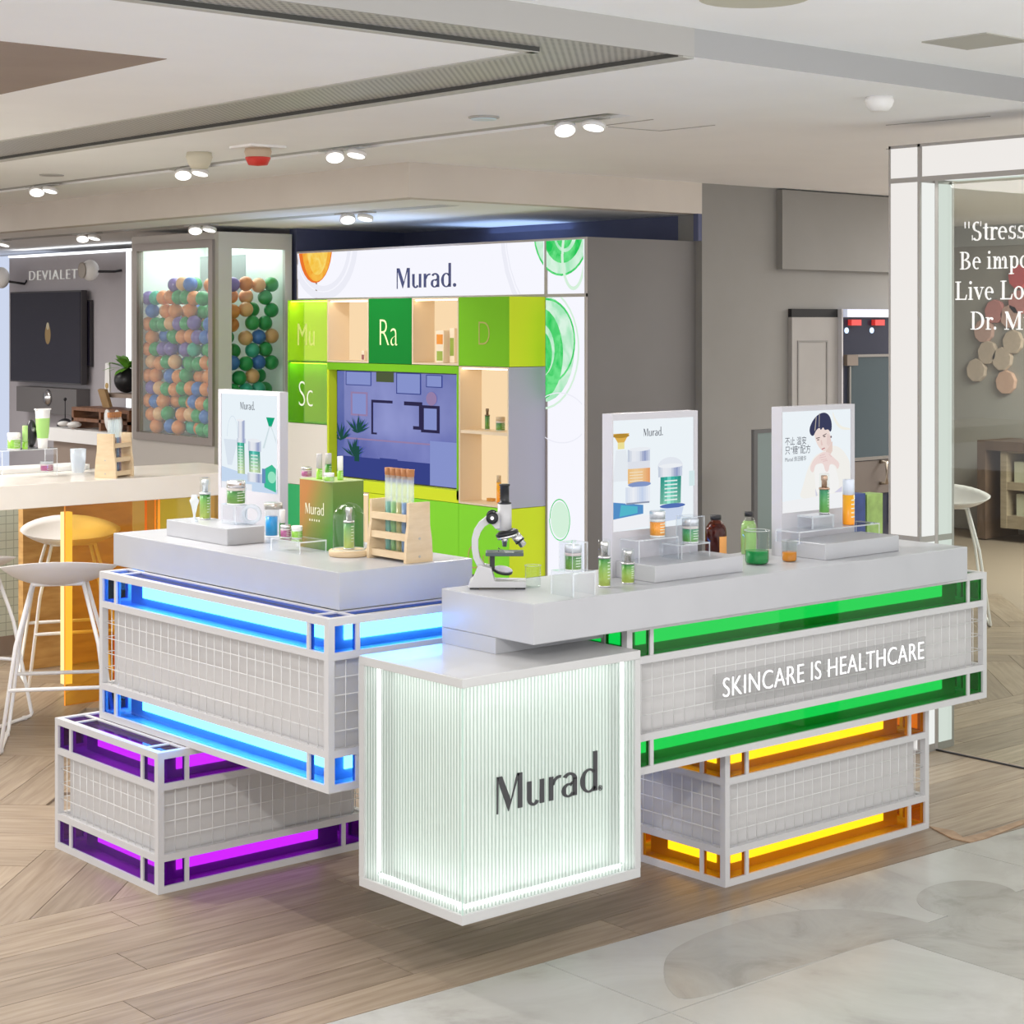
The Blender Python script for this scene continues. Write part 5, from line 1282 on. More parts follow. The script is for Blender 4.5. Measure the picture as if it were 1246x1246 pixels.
# ================================================================== REAR BAR AND STOOLS (left)
cream = noisy('cream_solid_surface', (.80, .74, .66), (.83, .775, .70), 5, .22)
tag(MB().box(.6, 4.86, 7.43, 8.05, .895, 1.0).build('bar_counter', cream, bevel=.003), 'long cream bar top on the left behind the stools', 'countertop')
BT = 1.0003
def tile_mat():
    m = mat('mint_mosaic', (.60, .66, .58), .4); nt = m.node_tree; b = nt.nodes['Principled BSDF']
    br = nt.nodes.new('ShaderNodeTexBrick'); tc = nt.nodes.new('ShaderNodeNewGeometry'); mp = nt.nodes.new('ShaderNodeMapping'); mp.inputs['Rotation'].default_value = (R(90), 0, 0)
    br.offset = 0; br.inputs['Color1'].default_value = (.66, .72, .64, 1); br.inputs['Color2'].default_value = (.62, .69, .61, 1); br.inputs['Mortar'].default_value = (.40, .46, .40, 1)
    br.inputs['Scale'].default_value = 1; br.inputs['Mortar Size'].default_value = .002; br.inputs['Brick Width'].default_value = .042; br.inputs['Row Height'].default_value = .042
    nt.links.new(tc.outputs['Position'], mp.inputs[0]); nt.links.new(mp.outputs[0], br.inputs['Vector']); nt.links.new(br.outputs['Color'], b.inputs['Base Color']); return m
tw = thing('tiled_partition', 'low partition of small mint mosaic tiles under the rear bar', 'partition', (1.5, 8.84, 0))
MB().box(0, 3.03, 0, .12, .10, .86).build('tiled_body', tile_mat(), tw); MB().box(0, 3.03, -.006, .12, 0, .10).build('skirting', taupe, tw)
amber_a = acrylic('amber_sheet', (.995, .80, .36), .6, .03, .10, (.95, .50, .06)); amber_e = mat('amber_edge', (.90, .30, .02), .3, emit=(1, .35, .02), es=.35)
yel_a = acrylic('yellow_sheet', (1.0, .93, .36), .6, .03, .25, (.98, .82, .12)); red_a = mat('red_sheet', (.62, .05, .02), .25)
def sheet(label, u0, u1, v0, v1, z0, z1, m, e=amber_e):
    o = MB().slab(0, u1-u0, 0, v1-v0, 0, z1-z0).build('acrylic_sheet', [m, e], None, (u0, v0, z0)); return tag(o, label, 'acrylic panel')
sheet('amber acrylic panel carrying the rear bar, leftmost', 3.845, 4.30, 7.50, 7.512, 0, .894, amber_a)
sheet('amber acrylic side panel at right angles to the leftmost one', 4.31, 4.322, 7.50, 7.62, 0, .894, amber_a)
sheet('yellow acrylic panel under the rear bar, left of the plinth', 4.335, 4.60, 7.56, 7.572, 0, .894, yel_a)
sheet('amber acrylic panel under the right end of the rear bar', 4.62, 4.84, 7.60, 7.612, 0, .894, amber_a)
sheet('short red acrylic panel behind the end of the blue-banded box', 4.06, 4.14, 7.44, 7.456, 0, .30, red_a, red_a)
tag(MB().box(0, .04, 0, .04, 0, .80).build('lit_column', glow('warm_tube', (1.0, .80, .35), 1.3), None, (4.02, 7.85, .02)), 'glowing yellow light column behind the leftmost amber panel', 'lamp')
tag(MB().box(0, .60, 0, .05, 0, .80).build('oak_panel', noisy('amber_oak', (.45, .24, .08), (.60, .36, .14), 6, .4, (1, 1, 5)), None, (4.08, 8.40, 0)), 'plain wooden panel seen through the amber acrylic', 'panel')
stool_m = mat('stool_shell_white', (.74, .71, .69), .45); rod_m = mat('stool_rod_white', (.80, .78, .76), .35)
def make_stool():
    t = thing('bar_stool', 'white shell bar stool', 'stool', (0, 0, 0), 0, 'white shell bar stools')
    mb = MB(); n, k = 28, 8                                     # dished shell with a low back along local +Y side
    rows = []
    for th_ in (0, 1):
        for j in range(k+1):
            s_ = j/k
            for i in range(n):
                a = 2*PI*i/n; rx, ry = .235*s_**.8, .215*s_**.8
                x, y = rx*math.cos(a), ry*math.sin(a)
                back = max(0, math.sin(a))**1.5; front = max(0, -math.sin(a))
                z = .655 + .062*s_**2.4*(1-.45*front) + .045*back*s_**3 - th_*.014*(1.2-s_)
                mb.v.append((x, y+.03*back*s_, z))
    for th_ in (0, 1):
        o = th_*(k+1)*n
        for j in range(k):
            for i in range(n): mb.face((o+j*n+i, o+j*n+(i+1) % n, o+(j+1)*n+(i+1) % n, o+(j+1)*n+i), 0, True)
    e0, e1 = k*n, (k+1)*n+k*n
    for i in range(n): mb.face((e0+i, e0+(i+1) % n, e1+(i+1) % n, e1+i), 0, True)
    mb.build('seat_shell', stool_m, t)
    for s_ in (-1, 1):
        MB().tube([(s_*.10, -.10, .655), (s_*.16, -.15, .42), (s_*.215, -.205, .016), (s_*.217, -.19, .008), (s_*.217, .19, .008), (s_*.215, .205, .016), (s_*.16, .15, .42), (s_*.10, .10, .655), (s_*.10, -.10, .655)], .008, 8).build('leg_frame', rod_m, t)
        for y in (-.15, .15): MB().lathe([(.011, 0), (.011, .016)], 10, (s_*.217, y, 0)).build('foot_glide', rod_m, t)
    MB().tube([(-.10, -.10, .655), (.10, -.10, .655)], .008, 8).tube([(-.10, .10, .655), (.10, .10, .655)], .008, 8).build('seat_support', rod_m, t)
    MB().tube([(-.185, -.175, .25), (.185, -.175, .25)], .008, 8).build('foot_rest', rod_m, t)
    MB().tube([(-.185, .175, .25), (.185, .175, .25)], .008, 8).build('cross_bar', rod_m, t)
    return t
st = make_stool()
st.location = pz(72, 903, 0); st.rotation_euler[2] = R(150); st['label'] = 'white shell bar stool nearest the blue-banded counter box'
dup(st, pz(-48, 880, 0), R(120), 'white shell bar stool cut by the left edge of the picture')
dup(st, pz(86, 826, 0), R(-20), 'white shell bar stool tucked under the rear bar behind the amber panel')
dup(st, pz(1154, 755, 0), R(-50), 'white shell bar stool beyond the glass of the white gate')

# ---- things on the rear bar
def bp(x, y, z=BT): return pz(x, y, z)
tr = tag(MB().prism([(-.36, -.10), (.30, -.10), (.34, -.06), (.34, .10), (-.36, .10)], 0, .022, 'xy').build('tray', wplast, None, bp(22, 574)), 'thin white tray at the left end of the rear bar', 'tray')
p = bp(57, 573, BT+.0225); k = mpp(p); jar('small jar with crimson band on the white tray', (p.x, p.y, p.z), 12*k, 8.5*k, 'pink', clear_e, MATS['pale_pink'])
ry = 7.82; z_r = pv(30, 547, ry).z
riser('clear acrylic stand holding tubes on the rear bar', (pv(2, 547, ry).x, ry, BT), pv(70, 547, ry).x-pv(2, 547, ry).x, .12, z_r-BT)
def onr(x, dy=.05): q_ = pv(x, 547, ry+dy); return Vector((q_.x, ry+dy, z_r+.0004))
p = onr(17); k = mpp(p); jar('wide jar with green label on the stand on the rear bar', p, 20*k, 8.5*k, 'lime', wplast, wplast)
p = onr(30.5); k = mpp(p); tube_bottle('small green tube with white foot on the stand on the rear bar', p, 28*k, 3.4*k, 'lime', mat('lime_cap', (.45, .75, .25), .4), .3)
p = onr(52, .06); k = mpp(p); tb = thing('squeeze_tube', 'large upright white squeeze tube with lime label on the rear bar', 'tube', p)
MB().lathe([(5.5*k, 0), (6.0*k, 6*k), (7.5*k, 20*k), (9*k, 46*k)], 20).build('tube', wplast, tb)
MB().lathe([(6.15*k, 8*k), (7.65*k, 20*k), (8.6*k, 36*k)], 20, caps=False).build('label', mat('lime_label', (.38, .66, .20), .4), tb)
MB().box(-10*k, 10*k, -2.5*k, 2.5*k, 46*k, 47.5*k).build('crimp', wplast, tb)
p = onr(38, .105); k = mpp(p); sp_ = thing('black_speaker', 'small black oval speaker behind the tubes on the rear bar', 'speaker', p)
MB().ball((0, 0, 17*k), 17*k, 20, 14, 0, (.40, .40, 1)).build('body', blackp, sp_); MB().lathe([(2*k, 0), (5*k, .0001), (5*k, 1*k)], 16).build('foot', blackp, sp_)
MB().lathe([(0.0001, -7.2*k), (3*k, -7*k)], 14, (0, 0, 22*k), ax=1).build('driver', mat('driver_grey', (.3, .3, .3), .3), sp_)
p = bp(95, 575); k = mpp(p); g = thing('glass_cup', 'small faceted clear glass beside the rack on the rear bar', 'glassware', p)
MB().lathe([(7*k, 0), (8*k, 2*k), (9.5*k, 16*k), (10*k, 29*k), (9.2*k, 29*k), (8.7*k, 16*k), (7*k, 4*k)], 8, caps=False).build('glass', clear_e, g)
p = bp(128, 582); k = mpp(p); rk = rack('birch test tube rack with corked tubes on the rear bar', p, R(-62), 24*k/.8, .15, 54*k, 5, birch)
cs, sn = math.cos(R(-62)), math.sin(R(-62))
for i in range(5):
    yy = .03+.09*(i+.5)/5*1.0
    q_ = Vector((p.x-sn*yy, p.y+cs*yy, BT+54*k*.05+.0105))
    test_tube('corked test tube of %s liquid in the rack on the rear bar' % ('amber', 'lime green', 'rust', 'sky blue', 'plum')[i], q_, 74*k, 3.0*k, [LQ[2], LQ[3], LQ[0], LQ[1], mat('tube_plum', (.25, .08, .15), .15)][i], 'x', .58)

# ================================================================== AUDIO SHOP AT THE FAR LEFT
DU = 7.043
dw = struct(MB().box(DU, DU+.1, 12.62, 14.76, 0, 2.255).build('wall_left', noisy('lilac_grey_wall', (.40, .375, .40), (.43, .405, .43), 2, .6)), 'lilac grey wall panel of the audio shop at the far left', 'wall')
MB().box(DU-.01, DU+.1, 12.62, 14.76, 2.262, 2.275).build('cove_light', glow('cove_white', (.95, .97, 1.0), 2.2), dw)
MB().box(DU-.02, DU, 12.66, 12.70, .9, 2.25).build('light_strip', glow('strip_white', (.92, .95, 1.0), 2.0), dw)
MB().box(DU+.3, DU+.4, 14.7, 16.5, 0, 2.3).build('wall_glow_panel', glow('bluish_wall_glow', (.72, .80, 1.0), .85), dw)  # bluish brightness of the wall put in as its own glow
def du_(x, y, off=0): return pu(x, y, DU-off)
lm = thing('shop_lettering', 'white raised shop lettering on the lilac grey wall', 'sign', (DU, 0, 0))
a, b_ = du_(40, 341.5), du_(98, 339)
wl2 = text_obj('lettering', 'DEVIALET', 1, Matrix.Identity(4), mat('raised_white', (.88, .90, .88), .4, emit=(1, 1, .97), es=.15), None, .05, offset=-.02, space=1.2)
xx = [q_.co.x for q_ in wl2.data.vertices]; f_ = (a.y-b_.y)/(max(xx)-min(xx))
wl2.data.transform(frame_m((-.03, a.y, a.z), (0, -1, 0), (0, 0, 1)) @ Matrix.Diagonal((f_, .118, f_*.6, 1)) @ Matrix.Translation((-min(xx), 0, 0))); wl2.parent = lm; split_loose(wl2, 'letter')
def scr_(label, x0, x1, y0, y1, off, th, name='flat_screen'):
    A, B_ = du_(x0, y1, off), du_(x1, y0, off); t = thing(name, label, 'screen', (DU-off, B_.y, A.z)); W_, H_ = A.y-B_.y, B_.z-A.z
    MB().box(0, th, 0, W_, 0, H_).build('casing', mat('screen_bezel', (.05, .045, .05), .3), t)
    MB().box(-.004, 0, .012, W_-.012, .012, H_-.012).build('display', mat('screen_off', (.012, .010, .022), .12), t); return t, W_, H_
t_, W_, H_ = scr_('large dark flat screen on the lilac grey wall of the audio shop', 12.5, 99, 353, 464, .09, .05)
mb = MB()
for pts, i in ((ell(.38*W_*0+W_*.45, H_*.53, .05, .08), 0), (ell(W_*.45, H_*.62, .025, .03), 1)): mb.poly([(-.0048-.0004*i, a_, b2) for a_, b2 in pts], i)
raw('screen_image', mb, [glow('dim_gold', (.30, .20, .10), .8), glow('dim_pale', (.45, .38, .26), .8)], t_)
MB().box(.05, .0895, W_*.35, W_*.65, H_*.3, H_*.7).build('bracket', blackp, t_)
scr_('smaller dark screen partly behind the large one in the audio shop', 97, 110, 365, 446, .03, .025)
A, B_ = du_(20, 500, .12), du_(93, 474, .12); t = thing('sound_bar', 'wide grey speaker cabinet with a silver driver, below the dark screen', 'speaker', (DU-.12, B_.y, A.z))
MB().box(0, .119, 0, A.y-B_.y, 0, B_.z-A.z).build('cabinet', mat('cabinet_grey', (.13, .12, .12), .4), t)
MB().lathe([(.0001, -.03), (.05, -.02), (.07, 0)], 24, (0, (A.y-B_.y)*.46, (B_.z-A.z)*.62), ax=0).build('driver', chrome, t)
A = du_(109.5, 329, .18); t = thing('white_wall_speaker', 'round white wall speaker on an arm beside the shop lettering', 'speaker', (DU, A.y, A.z))
MB().ball((-.18, 0, 0), .105, 22, 14, 0, (.55, 1, .78)).build('body', wplast, t); MB().lathe([(.05, -.06), (.062, -.062), (.062, -.055), (.05, -.055)], 26, (-.18, .02, 0), ax=0).build('ring', mat('taupe_ring', (.40, .36, .32), .5), t)
MB().tube([(-.16, -.09, -.01), (-.06, -.17, -.01), (-.001, -.17, .0)], .010, 8).build('arm', blackp, t)
A = du_(2, 338, .18); t = thing('white_wall_speaker', 'round white wall speaker cut by the left edge of the picture', 'speaker', (DU, A.y, A.z))
MB().ball((-.18, 0, 0), .10, 20, 12, 0, (.55, 1, .9)).build('body', wplast, t); MB().tube([(-.16, -.06, -.03), (-.02, -.10, -.05), (-.001, -.10, -.02)], .010, 8).build('arm', blackp, t)
# low white counter with a walnut shelf and small things
CU_ = 6.55
A, B_ = pu(58, 556, CU_), pu(175, 534, CU_); cz = A.z
sc_t = thing('shop_counter', 'white shop counter in front of the audio wall at the far left', 'counter', (CU_, B_.y, 0))
topz = B_.z+.02; cl_ = A.y-B_.y
MB().box(0, .40, 0, cl_, topz-.10, topz).build('top', wplast, sc_t); MB().box(.04, .38, .02, cl_-.02, 0, topz-.10).build('body', taupe, sc_t)
A = pu(93, 533, CU_+.1); B_ = pu(163, 499, CU_+.1)
wal = noisy('walnut', (.16, .065, .03), (.24, .11, .055), 8, .45, (1, 6, 1))
ws = thing('walnut_shelf', 'small two-tier walnut shelf on the white shop counter', 'shelf', (CU_+.06, B_.y, topz+.0005)); sl, sh = A.y-B_.y, B_.z-topz
for z in (sh*.35, sh-.03): MB().box(0, .25, 0, sl, z, z+.025).build('tier', wal, ws)
for y in (0, sl*.48, sl-.03): MB().box(0, .25, y, y+.03, 0, sh-.031).build('upright', wal, ws)
zt_ = topz+sh-.004
A = pu(131, 497, CU_+.18); t = tag(MB().box(-.012, .012, -.055, .055, 0, .14).xf(Matrix.Rotation(R(-18), 4, 'Y')).build('picture_card', noisy('wood_card', (.35, .22, .10), (.45, .30, .15), 9, .5), None, (A.x, A.y, zt_+.006)), 'small leaning wooden card on the walnut shelf', 'card')
for i, (x, s_) in enumerate(((92, .6), (105, .7))):
    A = pu(x, 534, CU_+.12); o = MB().ball((0, 0, .035), .05*s_*1.3, 14, 8, 0, (1.2, 1.2, .55)).build('rounded_gadget', wplast, None, (CU_+.02, A.y, topz)); tag(o, ('white rounded gadget on the shop counter, left of the pair', 'white rounded gadget on the shop counter, right of the pair')[i], 'gadget')
for i, x in enumerate((141, 153)):
    A = pu(x, 534, CU_+.06); o = MB().ball((0, 0, 0), .06, 14, 8, 0, (.35, .8, 1.5)).xf(Matrix.Translation((0, 0, .085)) @ Matrix.Rotation(R(-20), 4, 'X')).build('oval_gadget', wplast, None, (CU_-.0, A.y, topz+.002)); tag(o, ('leaning white oval gadget right of the rack, left one', 'leaning white oval gadget right of the rack, right one')[i], 'gadget')
A = pu(72, 534, CU_+.1); t = thing('black_dome', 'low black dome with a stem on the shop counter', 'gadget', (CU_+.15, A.y, topz+.0005)); MB().lathe([(.065*math.cos(R(a_)), .062*math.sin(R(a_))) for a_ in range(0, 90, 10)]+[(.0001, .062)], 24).build('dome', blackp, t)
MB().tube([(0, 0, .06), (0, .0, .20)], .004, 6).ball((0, 0, .21), .014, 10, 8).build('stem', blackp, t)
A = pu(124, 478, DU-.30); B_ = pu(165, 478, DU-.30)
sh2 = thing('floating_shelf', 'dark floating shelf below the potted plant at the far left', 'shelf', (DU-.30, B_.y, A.z-.03)); MB().box(0, .30, 0, A.y-B_.y, 0, .03).build('board', taupe, sh2)
A = pu(154, 470, DU-.16); zsh = du_(124, 478, .30).z+.0003
pl_t = thing('potted_plant', 'leafy green plant in a round black pot beside the ball column', 'plant', (DU-.16, A.y, zsh))
MB().ball((0, 0, .095), .095, 20, 12).build('pot', blackp, pl_t)
random.seed(5); lv = MB().mesh
lm_ = []
leafm = noisy('leaf', (.10, .32, .03), (.22, .50, .06), 12, .45)
for i in range(26):
    a = random.uniform(0, 2*PI); e = random.uniform(.1, 1.1); l = random.uniform(.13, .26); wd = l*.16
    mb = MB(); pts = []
    for s_ in (0, .35, .7, 1):
        d = l*s_; pts.append((d*math.cos(e)*math.cos(a), d*math.cos(e)*math.sin(a), .18 + d*math.sin(e) - .10*s_*s_*l*4))
    sx, sy = -math.sin(a), math.cos(a)
    for j in range(3):
        w0, w1 = (wd*(0.15, 1, .8, .05)[j], wd*(0.15, 1, .8, .05)[j+1])
        p0, p1 = pts[j], pts[j+1]
        mb.poly([(p0[0]+sx*w0, p0[1]+sy*w0, p0[2]), (p1[0]+sx*w1, p1[1]+sy*w1, p1[2]), (p1[0]-sx*w1, p1[1]-sy*w1, p1[2]), (p0[0]-sx*w0, p0[1]-sy*w0, p0[2])])
    mb.build('leaf', leafm, pl_t)
A = pu(134, 473, DU-.2); t = thing('display_card', 'tall white tag with a brass disc leaning on the floating shelf', 'card', (DU-.22, A.y, zsh))
MB().prism([(-.04, 0), (.04, 0), (.03, .22), (-.03, .23)], -.006, .006, 'yz').build('card', wplast, t); MB().lathe([(.022, -.010), (.022, -.0065)], 16, (0, 0, .05), ax=0).build('disc', mat('brass', (.5, .33, .12), .35, .8), t)
# ================================================================== WHITE GATE (right)
GU, GU1 = 5.965, 6.187; GM = 6.070; GV0, GV1 = 4.456, 4.609; GZ = 2.408; GB = 2.268
gt = thing('light_gate', 'tall white gateway of backlit panels with grey trim, right of the counters', 'gateway', (GU, GV0, 0))
lit = glow('gate_light', (.86, .83, .80), 1.0); lit2 = glow('gate_light_side', (.86, .88, .85), 1.0)
gtr = mat('gate_trim', (.34, .32, .30), .4, .2)
def gb_(name, u0, u1, v0, v1, z0, z1, m): return MB().box(u0-GU, u1-GU, v0-GV0, v1-GV0, z0, z1).build(name, m, gt)
VE = 2.40
gb_('post_core', GU+.006, GU1-.002, GV0+.006, GV1, 0, GZ, gtr); gb_('beam_core', GU+.006, GU1-.002, VE, GV0+.006, GB+.006, GZ, gtr)
gb_('post_core', GU+.006, GU1-.002, VE-.15, VE-.006, 0, GZ, gtr)
zs = pu(1100, 655, GU).z
for z0, z1 in ((.012, zs-.012), (zs+.012, GB-.010), (GB+.010, GZ-.012)): gb_('lit_panel', GU, GU+.006, GV0+.012, GV1-.010, z0, z1, lit)
gb_('lit_panel', GU, GU+.006, VE+.01, GV0-.010, GB+.010, GZ-.012, lit)
gb_('lit_panel', GU, GU+.006, VE-.14, VE-.016, .012, GZ-.012, lit)
for u0, u1 in ((GU+.018, GM-.010), (GM+.014, GU1-.014)):
    for z0, z1 in ((.03, zs-.012), (zs+.012, GB-.012)): gb_('lit_panel', u0, u1, GV0, GV0+.006, z0, z1, lit2)
    gb_('lit_panel', u0, u1, VE+.02, GV0-.03, GB, GB+.006, lit2)
for a in ((GU-.001, GU+.006, GV0, GV0+.012, 0, GZ), (GU-.001, GU+.006, GV1-.010, GV1, 0, GZ), (GU-.001, GU+.006, VE, GV1, GZ-.012, GZ), (GU-.0004, GU+.006, VE, GV1-.01, GB-.010, GB+.010), (GU-.0007, GU+.006, GV0-.010, GV0+.001, GB, GZ-.012), (GU-.0004, GU+.006, GV0+.012, GV1-.01, zs-.012, zs+.012),
          (GM-.010, GM+.014, GV0-.001, GV0+.006, 0, GB), (GU1-.014, GU1, GV0-.001, GV0+.006, 0, GB), (GU+.006, GU1, GV0-.0004, GV0+.006, zs-.012, zs+.012), (GU+.006, GU1, GV0-.0004, GV0+.006, 0, .03)): gb_('trim_strip', *a, gtr)
gg = thing('gate_glass', 'clear glass pane with a white serif quotation, hung in the white gateway', 'glass panel', (GM, VE, 0))
MB().box(-.005, .005, .01, GV0-.012-VE, .012, GB-.004).build('pane', acrylic('gate_pane', (.86, .90, .87), .9, .01), gg)
MB().box(-.006, .006, .0, GV0-.002-VE, .0002, .006).build('floor_track', mat('black_track', (.02, .02, .02), .4), gg)
wq = mat('white_vinyl', (.92, .92, .90), .5, emit=(1, 1, 1), es=.25)
mb = MB()
for s_, x, yb, cap, wpx in (('"Stress', 1172.5, 293, 22.3, 76), ('Be impo', 1167.5, 328, 21.3, 86), ('Live Lo', 1162, 365, 22.3, 85), ('Dr. Mu', 1180.5, 401, 21.8, 78)):
    A = pu(x, yb, GM-.006); B_ = pu(x+wpx, yb, GM-.006); size = cap*mpp(A)/.67
    nat = sum(serif_glyph(c)[1] for c in s_)*size
    letter_parts(s_, size, serif_glyph, gg, wq, frame_m((-.0062, A.y-VE, A.z), (0, -1, 0), (0, 0, 1)), .0008, (A.y-B_.y)/nat)
# ---- room beyond the gate
hc = {'red': (.72, .13, .14), 'rose': (.62, .26, .24), 'blush': (.60, .38, .32), 'sand': (.58, .46, .36), 'peach': (.66, .42, .31)}
for i, (x, y, c) in enumerate(((1242, 337, 'red'), (1242, 368, 'rose'), (1213, 379, 'rose'), (1232, 385, 'blush'), (1199.7, 402.6, 'blush'), (1235, 416, 'sand'), (1204.5, 429, 'sand'), (1222, 436.7, 'sand'), (1190.7, 450.4, 'sand'), (1226.5, 465, 'peach'))):
    A = pu(x, y, 12.8); o = MB().prism(ell(0, 0, .092, .098, 9, 0, 360, 10), -.045, -.001, 'yz').build('wall_tile', noisy('felt_'+c, hc[c], tuple(k_*1.12 for k_ in hc[c]), 30, .9), None, (12.8, A.y, A.z), bevel=.006)
    pos = ('topmost', 'second from the top at the picture edge', 'left of the second row', 'behind the lettering M', 'under the letters Dr', 'right of the lower cluster', 'middle of the lower cluster', 'between two sand ones in the lower cluster', 'lowest at the left', 'lowest at the right')[i]
    tag(o, '%s rounded felt wall panel on the far wall, %s' % (c, pos), 'wall panel', 'rounded felt wall panels')
dk = noisy('dark_oak_desk', (.115, .070, .045), (.165, .105, .07), 5, .5, (1, 6, 1)); pale_o = noisy('pale_oak', (.33, .26, .17), (.40, .32, .22), 6, .5, (1, 1, 5))
A = pu(1189, 648, 12.3); B_ = pu(1300, 648, 12.3); ztop = pu(1189, 535.5, 12.3).z; dl = A.y-B_.y
ds = thing('wooden_desk', 'dark oak side table with a pale drawer unit beyond the gate glass', 'table', (12.3, B_.y, 0))
MB().box(0, .45, 0, dl, ztop-.075, ztop).build('top', dk, ds); MB().box(0, .45, dl-.075, dl, 0, ztop-.075).build('leg', dk, ds); MB().box(0, .45, 0, .075, 0, ztop-.075).build('leg', dk, ds)
MB().box(.40, .44, .075, dl-.075, .08, ztop-.075).build('back_panel', mat('grey_back', (.22, .22, .25), .6), ds)
v1 = pu(1216, 600, 12.3).y-B_.y
for z0, z1 in ((.10, .20), (.40, .46), (ztop-.09, ztop-.076)): MB().box(.02, .38, .08, v1, z0, z1).build('shelf_board', pale_o, ds)
for y in (v1-.055, v1-.42): MB().box(.015, .38, y, y+.055, .10, ztop-.076).build('upright', pale_o, ds)
bxm = mat('pale_box', (.56, .55, .40), .6); gl_i = 0
for z, hh, offs in ((.4605, .16, (.14, .25)), (.2005, .17, (.16,))):
    for j, y in enumerate(offs):
        o = MB().box(0, .10, -.045, .045, 0, hh).build('storage_box', bxm, None, (12.36, B_.y+v1-y, z)); tag(o, ('pale storage box on the upper shelf of the side table, left', 'pale storage box on the upper shelf of the side table, right', 'pale storage box on the lower shelf of the side table')[gl_i], 'box'); gl_i += 1
# ---- door and glazed cabinet in the grey wall
WV = 7.2605
d0, d1 = pv(959, 376, WV).x, pv(1015, 376, WV).x; dz1 = pv(990, 376, WV).z
dr = thing('grey_door', 'flat grey panelled door in the grey wall behind the man poster', 'door', (d0, WV-.03, 0))
MB().box(0, d1-d0, 0, .0295, 0, dz1-.05).build('leaf', grey_paint, dr); MB().box(0, d1-d0, .002, .0295, dz1-.049, dz1).build('head_gap', dark, dr)
for a in ((.05, d1-d0-.10, dz1-.20, dz1-.19), (.05, .06, .1, dz1-.20), (d1-d0-.11, d1-d0-.10, .1, dz1-.20)): MB().box(a[0], a[1], -.004, 0, a[2], a[3]).build('moulding', mat('moulding_grey', (.24, .23, .22), .6), dr)
MB().box(d1-d0, d1-d0+.012, -.03, .0295, 0, dz1).build('jamb', mat('jamb_pale', (.55, .54, .56), .5), dr)
c0, c1 = pv(1018.5, 376, WV).x, pv(1083, 376, WV).x; W_ = c1-c0
gc = thing('glazed_cabinet', 'dark glazed entrance bay with steel frame, between the grey door and the gate', 'glass door', (c0, WV-.08, 0))
Zc = lambda y: pv(1050, y, WV).z
steel = mat('steel_frame', (.30, .29, .28), .3, .8); navyg = mat('dark_glass_navy', (.03, .035, .06), .1); tealg = mat('teal_glass', (.06, .085, .10), .08)
MB().box(0, W_, .03, .079, 0, Zc(387)).build('dark_back', navyg, gc); MB().box(0, W_, 0, .079, Zc(386), dz1).build('lit_head', mat('head_white', (.66, .70, .80), .4, emit=(.7, .76, .95), es=.35), gc)
MB().box(.10*W_, .86*W_, .02, .029, Zc(556), Zc(433)).build('glass_leaf', tealg, gc)
for a in ((.86*W_, .92*W_, Zc(640), Zc(432)), (.07*W_, .10*W_, Zc(556), Zc(445)), (.10*W_, .86*W_, Zc(434), Zc(431)), (.10*W_, .86*W_, Zc(559), Zc(555))): MB().box(a[0], a[1], .012, .0295, a[2], a[3]).build('steel_bar', steel, gc)
MB().box(0, .20*W_, .0, .0295, Zc(444), Zc(431)).build('hinge_block', mat('bronze_block', (.20, .16, .13), .5), gc)
MB().box(.02*W_, .86*W_, .018, .0295, Zc(600), Zc(560)).build('lower_panel', mat('bronze_panel', (.17, .145, .13), .4, .3), gc)
MB().tube([(.66*W_, .017, Zc(588)), (.66*W_, -.03, Zc(588)), (.66*W_, -.03, Zc(562)), (.66*W_, .017, Zc(562))], .012, 8).build('handle', mat('handle_bronze', (.45, .38, .30), .3, .7), gc)
for x in (.18, .62): MB().box((x-.10)*W_, (x+.08)*W_, .0, .029, Zc(396), Zc(389)).build('red_sign', mat('red_sign', (.55, .03, .03), .5, emit=(.8, .05, .04), es=.4), gc)
for x in (.05, .52): MB().lathe([(.018, .024), (.018, .0295)], 14, (x*W_, 0, Zc(402)), ax=1).build('spot_lens', glow('blue_spot', (.6, .75, 1.0), 1.6), gc)
zc_ = Zc(648)
for i, (x0, x1, c, nm) in enumerate(((1040, 1053, (.03, .06, .20), 'navy blue'), (1055, 1074, (.25, .40, .12), 'leaf green'))):
    A, B_ = pv(x0, 640, 6.8), pv(x1, 600, 6.8); o = MB().box(0, B_.x-A.x, 0, .10, 0, B_.z).build('standing_carton', noisy('carton_'+nm, c, tuple(k_*1.4 for k_ in c), 12, .4), None, (A.x, 6.8, 0)); tag(o, '%s standing carton behind the right poster stand' % nm, 'carton')
A, B_ = pv(917.5, 523, 6.7), pv(948, 523, 6.7)
gs = thing('glass_screen', 'free-standing greenish glass screen with dark frame behind the right poster stand', 'screen', (A.x, 6.7, 0))
MB().box(.03, B_.x-A.x, .005, .015, .02, A.z-.02).build('pane', mat('green_glass_sheet', (.16, .21, .20), .2), gs); MB().box(0, .03, 0, .02, 0, A.z).build('upright', mat('screen_frame_dark', (.10, .10, .10), .4), gs); MB().box(.03, B_.x-A.x, 0, .02, A.z-.02, A.z).build('top_bar', MATS['screen_frame_dark'], gs); MB().box(-.06, B_.x-A.x, -.1, .12, 0, .02).build('foot', MATS['screen_frame_dark'], gs)

